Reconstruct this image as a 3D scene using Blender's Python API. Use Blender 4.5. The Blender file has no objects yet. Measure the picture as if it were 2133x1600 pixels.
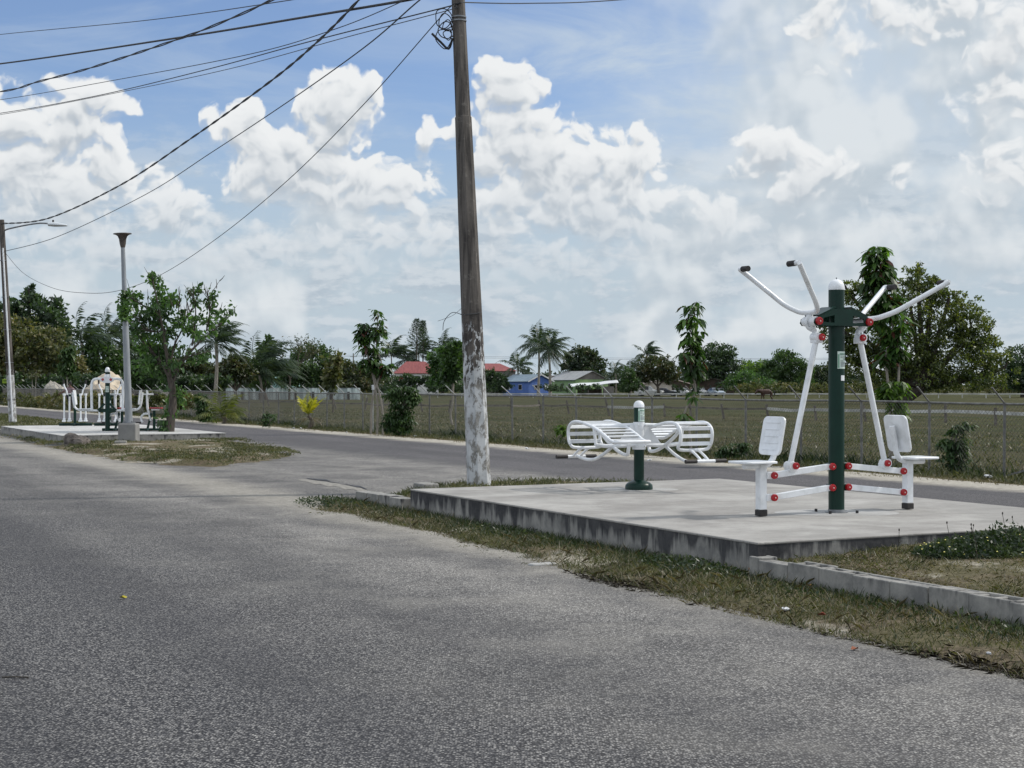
import bpy, math, random
import numpy as np
from mathutils import Vector, Matrix
R = math.radians
S = bpy.context.scene
C = S.collection

# ------------------------------------------------------------------ camera
F = 3200.0; HC = 1.65
cd = bpy.data.cameras.new('camera'); cam = bpy.data.objects.new('camera', cd); C.objects.link(cam)
cd.sensor_width = 36; cd.lens = 36 * F / 2133.0; cd.clip_start = 0.1; cd.clip_end = 9000
cam.location = (0, 0, HC); cam.rotation_euler = (R(90), 0, 0)
S.camera = cam

# ------------------------------------------------------------------ light and exposure
SUN_EL, SUN_AZ = R(46), R(74)          # azimuth measured from +Y (view direction) towards +X (right)
S.view_settings.view_transform = 'Standard'; S.view_settings.look = 'None'
S.view_settings.exposure = 0.0; S.view_settings.gamma = 1.0
sl = bpy.data.lights.new('sun', 'SUN'); so = bpy.data.objects.new('sun', sl); C.objects.link(so)
sl.energy = 2.9; sl.angle = R(2.5); sl.color = (1.0, 0.945, 0.875)
sd = Vector((math.sin(SUN_AZ) * math.cos(SUN_EL), math.cos(SUN_AZ) * math.cos(SUN_EL), math.sin(SUN_EL)))
so.rotation_euler = sd.to_track_quat('Z', 'Y').to_euler(); so.location = (20, 10, 40)


class NT:
    """small helper round a node tree"""
    def __init__(self, t): self.t = t; self.n = t.nodes; self.l = t.links
    def put(self, sock, v):
        if hasattr(v, 'is_output') or hasattr(v, 'links'): self.l.new(v, sock)
        elif v is not None: sock.default_value = v
    def node(self, typ, **kw):
        n = self.n.new(typ)
        for k, v in kw.items(): setattr(n, k, v)
        return n
    def m(self, op, a, b=None, c=None, clamp=False):
        n = self.node('ShaderNodeMath', operation=op, use_clamp=clamp)
        self.put(n.inputs[0], a)
        if b is not None: self.put(n.inputs[1], b)
        if c is not None: self.put(n.inputs[2], c)
        return n.outputs[0]
    def vm(self, op, a, b=None, c=None):
        n = self.node('ShaderNodeVectorMath', operation=op)
        self.put(n.inputs[0], a)
        if b is not None: self.put(n.inputs[1], b)
        if c is not None: self.put(n.inputs[2], c)
        return n.outputs['Value'] if op in ('DOT_PRODUCT', 'LENGTH') else n.outputs[0]
    def mixc(self, f, a, b, blend='MIX'):
        n = self.node('ShaderNodeMix', data_type='RGBA', blend_type=blend)
        self.put(n.inputs[0], f); self.put(n.inputs[6], self.c4(a)); self.put(n.inputs[7], self.c4(b))
        return n.outputs[2]
    def c4(self, c):
        if isinstance(c, (tuple, list)) and len(c) == 3: return (*c, 1)
        return c
    def ss(self, x, a, b, lo=0.0, hi=1.0):
        n = self.node('ShaderNodeMapRange', interpolation_type='SMOOTHSTEP')
        self.put(n.inputs[0], x); self.put(n.inputs[1], a); self.put(n.inputs[2], b)
        self.put(n.inputs[3], lo); self.put(n.inputs[4], hi)
        return n.outputs[0]
    def noise(self, vec, scale, detail=4, rough=0.5, dim='3D', dist=0.0, out=0):
        n = self.node('ShaderNodeTexNoise', noise_dimensions=dim)
        self.put(n.inputs['Vector'], vec); self.put(n.inputs['Scale'], scale)
        self.put(n.inputs['Detail'], detail); self.put(n.inputs['Roughness'], rough); self.put(n.inputs['Distortion'], dist)
        return n.outputs[out]
    def voro(self, vec, scale, feature='F1', dim='3D', detail=0.0, out='Distance', rnd=1.0, smooth=None):
        n = self.node('ShaderNodeTexVoronoi', voronoi_dimensions=dim, feature=feature)
        if vec is not None: self.put(n.inputs['Vector'], vec)
        self.put(n.inputs['Scale'], scale); self.put(n.inputs['Detail'], detail); self.put(n.inputs['Randomness'], rnd)
        if smooth is not None: self.put(n.inputs['Smoothness'], smooth)
        return n.outputs[out]
    def mapv(self, vec, scale=(1, 1, 1), rot=(0, 0, 0), loc=(0, 0, 0)):
        n = self.node('ShaderNodeMapping')
        self.put(n.inputs['Vector'], vec); n.inputs['Scale'].default_value = scale
        n.inputs['Rotation'].default_value = rot; n.inputs['Location'].default_value = loc
        return n.outputs[0]


def srgb(r, g, b):
    f = lambda c: ((c / 255.0 + 0.055) / 1.055) ** 2.4 if c > 10 else c / 255.0 / 12.92
    return (f(r), f(g), f(b))


def make_sky():
    w = bpy.data.worlds.new('World'); S.world = w; w.use_nodes = True
    T = NT(w.node_tree); T.n.clear()
    tc = T.node('ShaderNodeTexCoord').outputs['Generated']
    sky = T.node('ShaderNodeTexSky', sky_type='NISHITA', sun_disc=False)
    sky.sun_elevation = SUN_EL; sky.sun_rotation = SUN_AZ
    sky.altitude = 10; sky.air_density = 1.0; sky.dust_density = 0.6; sky.ozone_density = 1.2
    sx = T.node('ShaderNodeSeparateXYZ'); T.put(sx.inputs[0], tc)
    az = T.m('ARCTAN2', sx.outputs[0], sx.outputs[1]); el = T.m('ARCSINE', sx.outputs[2])
    cx = T.node('ShaderNodeCombineXYZ')
    T.put(cx.inputs[0], T.m('MULTIPLY', az, 32.0)); V = T.m('MULTIPLY', el, 32.0); T.put(cx.inputs[1], V)
    P = cx.outputs[0]
    # cumulus masses, in units of 1/32 radian of azimuth and elevation: (azimuth, elevation, half width, half height, weight)
    px = [  # the towering cloud in the middle
        (1058, 195, 62, 62, 1.0), (1045, 290, 62, 130, 1.0), (1130, 320, 105, 80, 1.05), (1190, 400, 190, 120, 1.1),
        (1310, 350, 80, 78, .95), (1290, 450, 150, 90, .95), (1090, 430, 120, 80, .9), (955, 262, 48, 26, .75),
        # left of it
        (700, 250, 92, 88, 1.0), (760, 215, 42, 42, .8), (505, 280, 66, 52, .95), (600, 345, 150, 85, 1.05), (790, 405, 125, 62, 1.0), (680, 410, 170, 55, .95),
        # far left
        (20, 300, 120, 100, 1.0), (190, 290, 95, 90, 1.0), (110, 395, 210, 110, 1.0), (345, 450, 105, 60, .85), (60, 215, 60, 22, .5),
        # right
        (1600, 335, 90, 56, 1.0), (1665, 385, 110, 62, 1.0), (2070, 385, 110, 62, .9), (1868, 395, 36, 42, .65), (2060, 235, 110, 66, .85),
        (1900, 60, 210, 75, .8), (1730, 90, 90, 90, .65), (2110, 130, 140, 120, .8), (878, 295, 30, 50, .7),
        # low band
        (160, 545, 260, 90, .8), (480, 560, 220, 100, .85), (740, 540, 200, 80, .8), (900, 500, 70, 55, .75), (1120, 560, 230, 85, .8),
        (1480, 470, 72, 60, .85), (1560, 545, 180, 80, .8), (1850, 520, 200, 80, .75), (2100, 560, 160, 80, .7)]
    g = bpy.data.node_groups.new('cloud_density', 'ShaderNodeTree')
    g.interface.new_socket('P', in_out='INPUT', socket_type='NodeSocketVector')
    for nm in ('Octaves', 'Fine'): g.interface.new_socket(nm, in_out='INPUT', socket_type='NodeSocketFloat')
    g.interface.new_socket('D', in_out='OUTPUT', socket_type='NodeSocketFloat')
    q = NT(g); gin = q.node('NodeGroupInput').outputs; gi = gin[0]; go = q.node('NodeGroupOutput')
    wob = q.noise(gi, 0.8, 3, .55, '2D', out=1)
    wp = q.vm('ADD', gi, q.vm('MULTIPLY', q.vm('SUBTRACT', wob, (.5, .5, .5)), (1.0, .75, 0)))
    acc = None
    for (x, y, rx, ry, wt) in px:
        c = ((x - 1066.5) / 100, (800 - y) / 100, 0); ir = (100 / rx * .86, 100 / ry * .86, 0)
        qd = q.vm('MULTIPLY', q.vm('SUBTRACT', wp, c), ir)
        d = q.m('MULTIPLY_ADD', q.vm('DOT_PRODUCT', qd, qd), -wt, wt)
        if acc is None: acc = d
        else:
            n = q.node('ShaderNodeMath', operation='SMOOTH_MAX'); q.put(n.inputs[0], acc); q.put(n.inputs[1], d); n.inputs[2].default_value = .25
            acc = n.outputs[0]
    acc = q.m('MAXIMUM', acc, -0.7)
    v1 = q.voro(wp, 1.7, 'SMOOTH_F1', '2D', detail=gin[2], smooth=.3)
    n1 = q.noise(wp, 1.3, gin[1], .58, '2D')
    D = q.m('ADD', acc, q.m('MULTIPLY', q.m('SUBTRACT', .42, v1), .62))
    D = q.m('ADD', D, q.m('MULTIPLY', q.m('SUBTRACT', n1, .36), 1.15))
    q.put(go.inputs[0], D)

    def dens(vec, octv, fine):
        n = T.node('ShaderNodeGroup'); n.node_tree = g; T.put(n.inputs[0], vec); n.inputs[1].default_value = octv; n.inputs[2].default_value = fine; return n.outputs[0]
    right_ = T.ss(T.vm('DOT_PRODUCT', P, (1, .1, 0)), 4.0, 8.0)
    d0 = dens(P, 7.0, 2.5); s0 = dens(P, 3.2, 1.0); s1 = dens(T.vm('ADD', P, (0.05, 0.20, 0)), 3.2, 1.0)
    dif = T.m('SUBTRACT', s0, s1)
    under = T.ss(dif, 0.12, -0.25)                                     # undersides dissolve softly
    alpha = T.ss(T.m('SUBTRACT', d0, T.m('MULTIPLY', right_, .10)), 0.0, T.m('ADD', T.m('MULTIPLY_ADD', under, .65, T.m('MULTIPLY_ADD', right_, .35, .24)), T.ss(V, 4.6, 2.0, 0.05, .8)))
    soft = T.ss(V, 1.6, 4.8)                                           # far, low clouds are pale and flat
    lit = T.ss(T.m('ADD', dif, T.m('MULTIPLY', T.m('SUBTRACT', d0, s0), -.25)), -0.32, 0.24)
    thick = T.ss(s1, 0.25, 1.3)
    lit = T.m('MULTIPLY_ADD', lit, .54, T.m('MULTIPLY', T.m('SUBTRACT', 1.0, thick), .42))
    shade = T.mixc(lit, srgb(188, 196, 204), srgb(240, 242, 243))
    shade = T.mixc(soft, T.mixc(lit, srgb(186, 198, 208), srgb(214, 221, 227)), shade)
    # broad soft-edged cloud sheets, upper right and behind the lower cumulus
    sn = T.noise(T.vm('ADD', P, (3.1, 7.7, 0)), .38, 4.5, .48, '2D'); sn2 = T.noise(T.vm('ADD', P, (3.2, 8.1, 0)), .38, 3, .45, '2D')
    sheet_c = T.mixc(T.ss(T.m('SUBTRACT', sn, sn2), -.07, .08), srgb(190, 201, 210), srgb(226, 231, 234))
    right = T.ss(T.vm('DOT_PRODUCT', P, (1, .1, 0)), 2.0, 7.0)
    sheet_a = T.m('MULTIPLY', T.ss(T.m('ADD', sn, T.m('MULTIPLY', right, .16)), .50, .68), T.m('MAXIMUM', right, T.ss(V, 4.8, 3.2)))
    # clear sky: the physical sky, its milky lower air and thin high veils
    base = T.mixc(1.0, sky.outputs[0], (0.10, 0.106, 0.125, 1), 'MULTIPLY')
    vn = T.noise(T.mapv(P, (.12, .5, 1), (0, 0, R(-8))), 1.6, 6, .6, '2D', dist=.4)
    vx = T.ss(T.m('ADD', T.vm('DOT_PRODUCT', P, (1, -.35, 0)), T.m('MULTIPLY', T.m('SUBTRACT', vn, .5), 8.0)), -3.5, 4.5)
    veil = T.m('ADD', T.m('MULTIPLY', T.ss(vn, .44, .75), .3), T.m('MULTIPLY', vx, 1.0), clamp=True)
    low = T.ss(V, 6.2, 1.2)
    base = T.mixc(T.m('MULTIPLY', veil, .97), base, srgb(196, 210, 224))
    base = T.mixc(T.m('MULTIPLY', low, .96), base, srgb(187, 202, 213))
    B = T.mapv(P, (.5, 1.35, 1)); b0 = T.noise(B, 1.2, 7, .6, '2D'); b1 = T.noise(T.vm('ADD', B, (.05, .2, 0)), 1.2, 5, .6, '2D')
    bl = T.ss(T.m('SUBTRACT', b0, b1), -.1, .1)
    bcol = T.mixc(bl, srgb(178, 191, 203), srgb(207, 215, 222))
    band = T.m('MULTIPLY', T.m('MULTIPLY', T.ss(b0, .40, .60), T.ss(V, 6.0, 3.0)), T.ss(V, .2, 1.6, .25, .85))
    base = T.mixc(band, base, bcol); base = T.mixc(T.m('MULTIPLY', sheet_a, .8), base, sheet_c)
    out = T.mixc(T.m('MULTIPLY', alpha, T.ss(V, 0.2, 4.2, .15, 1.0)), base, shade)
    # bright cloud added outside the view, overhead and behind, to raise the ambient light
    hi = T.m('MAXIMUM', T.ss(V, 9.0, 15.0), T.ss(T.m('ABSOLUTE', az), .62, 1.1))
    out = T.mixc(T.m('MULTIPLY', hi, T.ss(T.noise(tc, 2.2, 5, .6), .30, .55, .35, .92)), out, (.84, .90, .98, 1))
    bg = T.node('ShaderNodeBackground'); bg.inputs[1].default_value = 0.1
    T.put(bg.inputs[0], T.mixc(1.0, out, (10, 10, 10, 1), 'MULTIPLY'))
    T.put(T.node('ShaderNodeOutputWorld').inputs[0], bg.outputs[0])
    for n in T.n:
        if n.type == 'MIX': n.clamp_result = False; n.clamp_factor = True
    w.cycles.sampling_method = 'MANUAL'; w.cycles.sample_map_resolution = 512


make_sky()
rnd = random.Random(7)

# ------------------------------------------------------------------ geometry of the place
DX, DY = -math.sin(R(27)), math.cos(R(27))       # along the road (away, to the left)
NX, NY = math.cos(R(27)), math.sin(R(27))        # across the road (away, to the right)
ROADROT = R(27)
def UV(u, v, z=0.0): return (u * DX + v * NX, u * DY + v * NY, z)
def toUV(x, y): return (x * DX + y * DY, x * NX + y * NY)
def G(px, py, z=0.0):
    d = F * (HC - z) / (py - 800.0); return ((px - 1066.5) * d / F, d, z)
def PT(px, py, d): return ((px - 1066.5) * d / F, d, HC - (py - 800.0) * d / F)
def field_z(x, y):
    u, v = toUV(x, y)
    t = min(max((v - 21.5) / 30.0, 0), 1); return -0.02 - 0.45 * t * t * (3 - 2 * t)


# ------------------------------------------------------------------ tags and mesh helpers
def tag(o, label=None, cat=None, group=None, kind=None):
    if label: o['label'] = label
    if cat: o['category'] = cat
    if group: o['group'] = group
    if kind: o['kind'] = kind
    return o
def empty(name, label, cat, loc=(0, 0, 0), rotz=0.0, group=None, rot=None):
    o = bpy.data.objects.new(name, None); C.objects.link(o); o.location = loc
    o.rotation_euler = rot if rot else (0, 0, rotz); o.empty_display_size = .2
    return tag(o, label, cat, group)


def link_mesh(name, me, mat, parent=None, smooth=True, ang=38):
    o = bpy.data.objects.new(name, me); C.objects.link(o)
    if mat is not None: me.materials.append(mat)
    if smooth:
        me.polygons.foreach_set('use_smooth', [True] * len(me.polygons))
        if ang: me.set_sharp_from_angle(angle=R(ang))
    if parent is not None: o.parent = parent
    return o


class MB:
    def __init__(self, tf=None): self.v = []; self.f = []; self.tf = tf
    def add(self, vs, fs):
        b = len(self.v)
        if self.tf: vs = [self.tf(Vector(p)) for p in vs]
        self.v += [tuple(p) for p in vs]; self.f += [tuple(b + i for i in q) for q in fs]
        return self
    def box(self, c, s, rot=None, taper=1.0):
        x, y, z = s[0] / 2, s[1] / 2, s[2] / 2
        vs = [Vector((a * x * (taper if e > 0 else 1), b * y * (taper if e > 0 else 1), e * z)) for e in (-1, 1) for (a, b) in ((-1, -1), (1, -1), (1, 1), (-1, 1))]
        if rot is not None: vs = [rot @ p for p in vs]
        vs = [p + Vector(c) for p in vs]
        return self.add(vs, [(3, 2, 1, 0), (4, 5, 6, 7), (0, 1, 5, 4), (1, 2, 6, 5), (2, 3, 7, 6), (3, 0, 4, 7)])
    def tube(self, pts, r, n=12, caps=True, smooth=0, flat=1.0, up=None):
        P = [Vector(p) for p in pts]
        if smooth and len(P) > 2:
            rr = r if isinstance(r, (list, tuple)) else [r] * len(P)
            Q = []; RR = []
            for i in range(len(P) - 1):
                p0 = P[max(i - 1, 0)]; p1 = P[i]; p2 = P[i + 1]; p3 = P[min(i + 2, len(P) - 1)]
                for k in range(smooth):
                    t = k / smooth
                    Q.append(.5 * ((2 * p1) + (p2 - p0) * t + (2 * p0 - 5 * p1 + 4 * p2 - p3) * t * t + (3 * p1 - p0 - 3 * p2 + p3) * t ** 3))
                    RR.append(rr[i] * (1 - t) + rr[i + 1] * t)
            Q.append(P[-1]); RR.append(rr[-1]); P = Q; r = RR
        m = len(P); rr = r if isinstance(r, (list, tuple)) else [r] * m
        T0 = (P[1] - P[0]).normalized()
        ref = Vector(up) if up else (Vector((0, 0, 1)) if abs(T0.z) < .9 else Vector((1, 0, 0)))
        N = (ref - T0 * ref.dot(T0)).normalized(); vs = []
        for i in range(m):
            T = (P[min(i + 1, m - 1)] - P[max(i - 1, 0)]).normalized()
            N = (N - T * N.dot(T)).normalized(); B = T.cross(N)
            for k in range(n):
                a = 2 * math.pi * k / n
                vs.append(P[i] + (N * math.cos(a) * flat + B * math.sin(a)) * rr[i])
        fs = [(i * n + k, i * n + (k + 1) % n, (i + 1) * n + (k + 1) % n, (i + 1) * n + k) for i in range(m - 1) for k in range(n)]
        if caps: fs += [tuple(range(n - 1, -1, -1)), tuple((m - 1) * n + k for k in range(n))]
        return self.add(vs, fs)
    def bar(self, a, b, w, h, up=(0, 0, 1)):
        a = Vector(a); b = Vector(b); t = (b - a).normalized(); u = Vector(up)
        u = (u - t * u.dot(t)).normalized(); s = t.cross(u); vs = []
        for p in (a, b):
            for (i, j) in ((-1, -1), (1, -1), (1, 1), (-1, 1)): vs.append(p + s * i * w / 2 + u * j * h / 2)
        return self.add(vs, [(3, 2, 1, 0), (4, 5, 6, 7), (0, 1, 5, 4), (1, 2, 6, 5), (2, 3, 7, 6), (3, 0, 4, 7)])
    def lathe(self, prof, c=(0, 0, 0), n=24, axis='z'):
        vs = []; m = len(prof)
        for (r, z) in prof:
            for k in range(n):
                a = 2 * math.pi * k / n; p = (r * math.cos(a), r * math.sin(a), z)
                if axis == 'y': p = (p[0], p[2], p[1])
                if axis == 'x': p = (p[2], p[0], p[1])
                vs.append(Vector(p) + Vector(c))
        fs = [(i * n + k, i * n + (k + 1) % n, (i + 1) * n + (k + 1) % n, (i + 1) * n + k) for i in range(m - 1) for k in range(n)]
        fs += [tuple(range(n - 1, -1, -1)), tuple((m - 1) * n + k for k in range(n))]
        return self.add(vs, fs)
    def plate(self, poly, thick, origin, ex, ey):
        """extrude a 2-D outline (in the plane ex, ey) both ways by thick/2"""
        ex = Vector(ex).normalized(); ey = Vector(ey).normalized(); nz = ex.cross(ey); o = Vector(origin); n = len(poly)
        vs = [o + ex * p[0] + ey * p[1] + nz * (s * thick / 2) for s in (-1, 1) for p in poly]
        fs = [tuple(range(n - 1, -1, -1)), tuple(range(n, 2 * n))] + [(k, (k + 1) % n, n + (k + 1) % n, n + k) for k in range(n)]
        return self.add(vs, fs)
    def build(self, name, mat, parent=None, smooth=True, ang=38, bevel=0):
        me = bpy.data.meshes.new(name); me.from_pydata(self.v, [], self.f); me.validate(); me.update()
        o = link_mesh(name, me, mat, parent, smooth, ang)
        if bevel:
            b = o.modifiers.new('bevel', 'BEVEL'); b.width = bevel; b.segments = 2; b.limit_method = 'ANGLE'
        return o


def rrect(w, h, r, n=5):
    pts = []
    for (cx, cy, a0) in ((w / 2 - r, h / 2 - r, 0), (-w / 2 + r, h / 2 - r, 90), (-w / 2 + r, -h / 2 + r, 180), (w / 2 - r, -h / 2 + r, 270)):
        for k in range(n + 1):
            a = R(a0 + 90 * k / n); pts.append((cx + r * math.cos(a), cy + r * math.sin(a)))
    return pts


def np_mesh(name, verts, faces_n, mat, parent=None, smooth=False):
    """verts (N,3) array; faces are consecutive groups of faces_n vertices"""
    verts = np.asarray(verts, dtype=np.float32).reshape(-1, 3); nf = len(verts) // faces_n
    me = bpy.data.meshes.new(name); me.vertices.add(len(verts)); me.vertices.foreach_set('co', verts.ravel())
    me.loops.add(len(verts)); me.loops.foreach_set('vertex_index', np.arange(len(verts), dtype=np.int32))
    me.polygons.add(nf); me.polygons.foreach_set('loop_start', np.arange(0, len(verts), faces_n, dtype=np.int32))
    me.update(calc_edges=True)
    return link_mesh(name, me, mat, parent, smooth, 0)


def grid_mesh(name, X, Y, Z, mat, parent=None, keep=None):
    n, m = X.shape
    me = bpy.data.meshes.new(name); v = np.stack([X, Y, Z], -1).reshape(-1, 3)
    idx = np.arange(n * m).reshape(n, m)
    q = np.stack([idx[:-1, :-1], idx[:-1, 1:], idx[1:, 1:], idx[1:, :-1]], -1).reshape(-1, 4)
    if keep is not None: q = q[keep[:-1, :-1].reshape(-1)]
    me.from_pydata(v.tolist(), [], q.tolist()); me.update()
    return link_mesh(name, me, mat, parent, True, 0)


def vnoise(x, y, seed=0, oct=3):
    """cheap value noise on arrays, about -1..1"""
    x = np.asarray(x, float); y = np.asarray(y, float); out = np.zeros(np.broadcast(x, y).shape); amp = 1.0; tot = 0
    for o in range(oct):
        xi = np.floor(x); yi = np.floor(y); fx = x - xi; fy = y - yi; fx = fx * fx * (3 - 2 * fx); fy = fy * fy * (3 - 2 * fy)
        def h(a, b):
            s = np.sin(a * 127.1 + b * 311.7 + seed * 17.3 + o * 5.1) * 43758.5453; return (s - np.floor(s)) * 2 - 1
        out += amp * ((h(xi, yi) * (1 - fx) + h(xi + 1, yi) * fx) * (1 - fy) + (h(xi, yi + 1) * (1 - fx) + h(xi + 1, yi + 1) * fx) * fy)
        tot += amp; amp *= .5; x = x * 2.03; y = y * 2.03
    return out / tot


# ------------------------------------------------------------------ materials
def base_mat(name):
    m = bpy.data.materials.new(name); m.use_nodes = True; T = NT(m.node_tree)
    return m, T, T.n['Principled BSDF'], T.node('ShaderNodeTexCoord').outputs['Object']
def mat(name, c1, c2=None, scale=3.0, rough=.6, bump=0.0, bscale=None, metal=0.0, spec=.5, lo=.35, hi=.65, stretch=(1, 1, 1), detail=6, coat=0.0):
    m, T, b, tc = base_mat(name)
    v = T.mapv(tc, stretch) if stretch != (1, 1, 1) else tc
    if c2 is not None: T.put(b.inputs['Base Color'], T.mixc(T.ss(T.noise(v, scale, detail, .6), lo, hi), c1, c2))
    else: b.inputs['Base Color'].default_value = (*c1, 1)
    b.inputs['Roughness'].default_value = rough; b.inputs['Metallic'].default_value = metal
    b.inputs['Specular IOR Level'].default_value = spec; b.inputs['Coat Weight'].default_value = coat
    if bump:
        bn = T.node('ShaderNodeBump'); bn.inputs['Strength'].default_value = bump; bn.inputs['Distance'].default_value = .02
        T.put(bn.inputs['Height'], T.noise(v, bscale or scale * 4, 6, .65)); T.put(b.inputs['Normal'], bn.outputs[0])
    return m


def leaf_mat(name, dark, mid, light, trans=.35, tip=None, nscale=.8):
    m, T, b, tc = base_mat(name); T.n.remove(b)
    if 'grass' not in name and 'weed' not in name and name != 'dead_clippings': dark, mid, light = [tuple(c * 1.22 for c in q) for q in (dark, mid, light)]
    gi = T.node('ShaderNodeNewGeometry').outputs['Random Per Island']
    nz = T.noise(tc, nscale, 3, .55)
    f = T.m('ADD', T.m('MULTIPLY', gi, .55), T.m('MULTIPLY', T.ss(nz, .35, .68), .5), clamp=True)
    col = T.mixc(T.ss(f, .05, .55), dark, mid); col = T.mixc(T.ss(f, .55, 1.0), col, light)
    if tip: col = T.mixc(T.ss(gi, .93, .95), col, tip)
    d = T.node('ShaderNodeBsdfDiffuse'); T.put(d.inputs[0], col)
    t = T.node('ShaderNodeBsdfTranslucent'); T.put(t.inputs[0], T.mixc(1.0, col, (1.25, 1.35, .6, 1), 'MULTIPLY'))
    g = T.node('ShaderNodeBsdfGlossy'); g.inputs['Roughness'].default_value = .45; T.put(g.inputs[0], (1, 1, 1, 1))
    m1 = T.node('ShaderNodeMixShader'); m1.inputs[0].default_value = trans; T.put(m1.inputs[1], d.outputs[0]); T.put(m1.inputs[2], t.outputs[0])
    m2 = T.node('ShaderNodeMixShader'); m2.inputs[0].default_value = .035; T.put(m2.inputs[1], m1.outputs[0]); T.put(m2.inputs[2], g.outputs[0])
    T.put(T.n['Material Output'].inputs[0], m2.outputs[0])
    return m


def road_mat():
    m, T, b, tc = base_mat('asphalt')
    r = T.mapv(tc, (1, 1, 1), (0, 0, -ROADROT))       # x = across the road, y = along it
    sp = T.node('ShaderNodeSeparateXYZ'); T.put(sp.inputs[0], r); v = sp.outputs[0]; u = sp.outputs[1]
    stone = T.voro(tc, 78, 'F1', '3D', out='Color'); ss = T.node('ShaderNodeSeparateColor'); T.put(ss.inputs[0], stone)
    dist = T.voro(tc, 78, 'F1', '3D', out='Distance')
    tone = T.m('POWER', ss.outputs[0], 2.2)
    pit = T.ss(dist, .34, .66)
    binder = srgb(36, 36, 39)
    chip = T.mixc(tone, srgb(74, 74, 77), srgb(168, 166, 162))
    dark = T.mixc(pit, chip, binder)
    chip2 = T.mixc(T.m('POWER', ss.outputs[0], 1.5), srgb(106, 105, 103), srgb(196, 193, 187))
    pale = T.mixc(T.m('MULTIPLY', pit, .8), chip2, srgb(78, 75, 72))
    gap = T.ss(T.noise(T.mapv(tc, (1, 1, 1)), 48, 3, .6), .58, .68)
    dark = T.mixc(T.m('MULTIPLY', gap, .7), dark, srgb(22, 22, 24)); pale = T.mixc(T.m('MULTIPLY', gap, .45), pale, srgb(40, 39, 38))
    big = T.noise(r, .35, 5, .6); mid = T.noise(r, 1.3, 6, .65)
    lane = T.noise(T.mapv(r, (1, .12, 1)), .8, 4, .5)
    # wear: pale where the surface is ravelled beside the median and in the gap between its two islands
    near = T.ss(T.m('ADD', v, T.m('MULTIPLY', T.m('SUBTRACT', big, .5), 2.6)), 2.4, 6.4)
    far = T.ss(v, 12.6, 14.2, 1.0, 0.0)
    wear = T.m('MULTIPLY', near, far)
    wear = T.m('MULTIPLY', wear, T.ss(mid, .25, .6, .35, 1.0), clamp=True)
    col = T.mixc(wear, dark, pale)
    back = T.ss(v, 12.6, 14.0)
    col = T.mixc(T.m('MULTIPLY', back, .75), col, T.mixc(tone, srgb(74, 72, 75), srgb(116, 113, 114)))
    fg = T.m('MULTIPLY', T.ss(lane, .38, .62), .35)
    col = T.mixc(fg, col, T.mixc(.5, dark, binder))
    tracks = T.m('ABSOLUTE', T.m('SINE', T.m('MULTIPLY', T.m('ADD', v, T.m('MULTIPLY', T.m('SUBTRACT', big, .5), .7)), 1.75)))
    col = T.mixc(T.m('MULTIPLY', T.ss(tracks, .55, 1.0), .22), col, srgb(58, 58, 61))
    dust = T.m('MULTIPLY', T.m('MULTIPLY', T.ss(T.noise(tc, .8, 8, .7), .46, .68), .42), T.ss(v, 2.5, 6.5, .12, 1.0))
    col = T.mixc(T.m('MULTIPLY', dust, far), col, srgb(150, 147, 140))
    patch = T.m('MULTIPLY', T.ss(T.noise(tc, .45, 7, .65), .52, .66), .38)
    col = T.mixc(patch, col, srgb(62, 61, 62))
    # sandy dust along the outer edges
    edge = T.m('ADD', v, T.m('MULTIPLY', T.m('SUBTRACT', T.noise(tc, .9, 6, .65), .5), 1.5))
    sand = T.mixc(T.ss(T.noise(tc, 9, 8, .7), .35, .65), srgb(146, 141, 130), srgb(182, 177, 165))
    col = T.mixc(T.m('MULTIPLY', T.ss(edge, 17.2, 18.1), .95), col, sand)
    ed2 = T.m('ADD', T.m('ABSOLUTE', T.m('SUBTRACT', v, 7.0)), T.m('MULTIPLY', T.m('SUBTRACT', T.noise(tc, 1.1, 7, .7), .5), 1.6))
    col = T.mixc(T.m('MULTIPLY', T.ss(ed2, .95, .1), .45), col, sand)
    T.put(b.inputs['Base Color'], col); b.inputs['Roughness'].default_value = .85; b.inputs['Specular IOR Level'].default_value = .3
    bn = T.node('ShaderNodeBump'); bn.inputs['Strength'].default_value = .8; bn.inputs['Distance'].default_value = .006
    T.put(bn.inputs['Height'], T.m('SUBTRACT', 1.0, T.m('MULTIPLY', dist, 1.2))); T.put(b.inputs['Normal'], bn.outputs[0])
    return m


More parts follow.
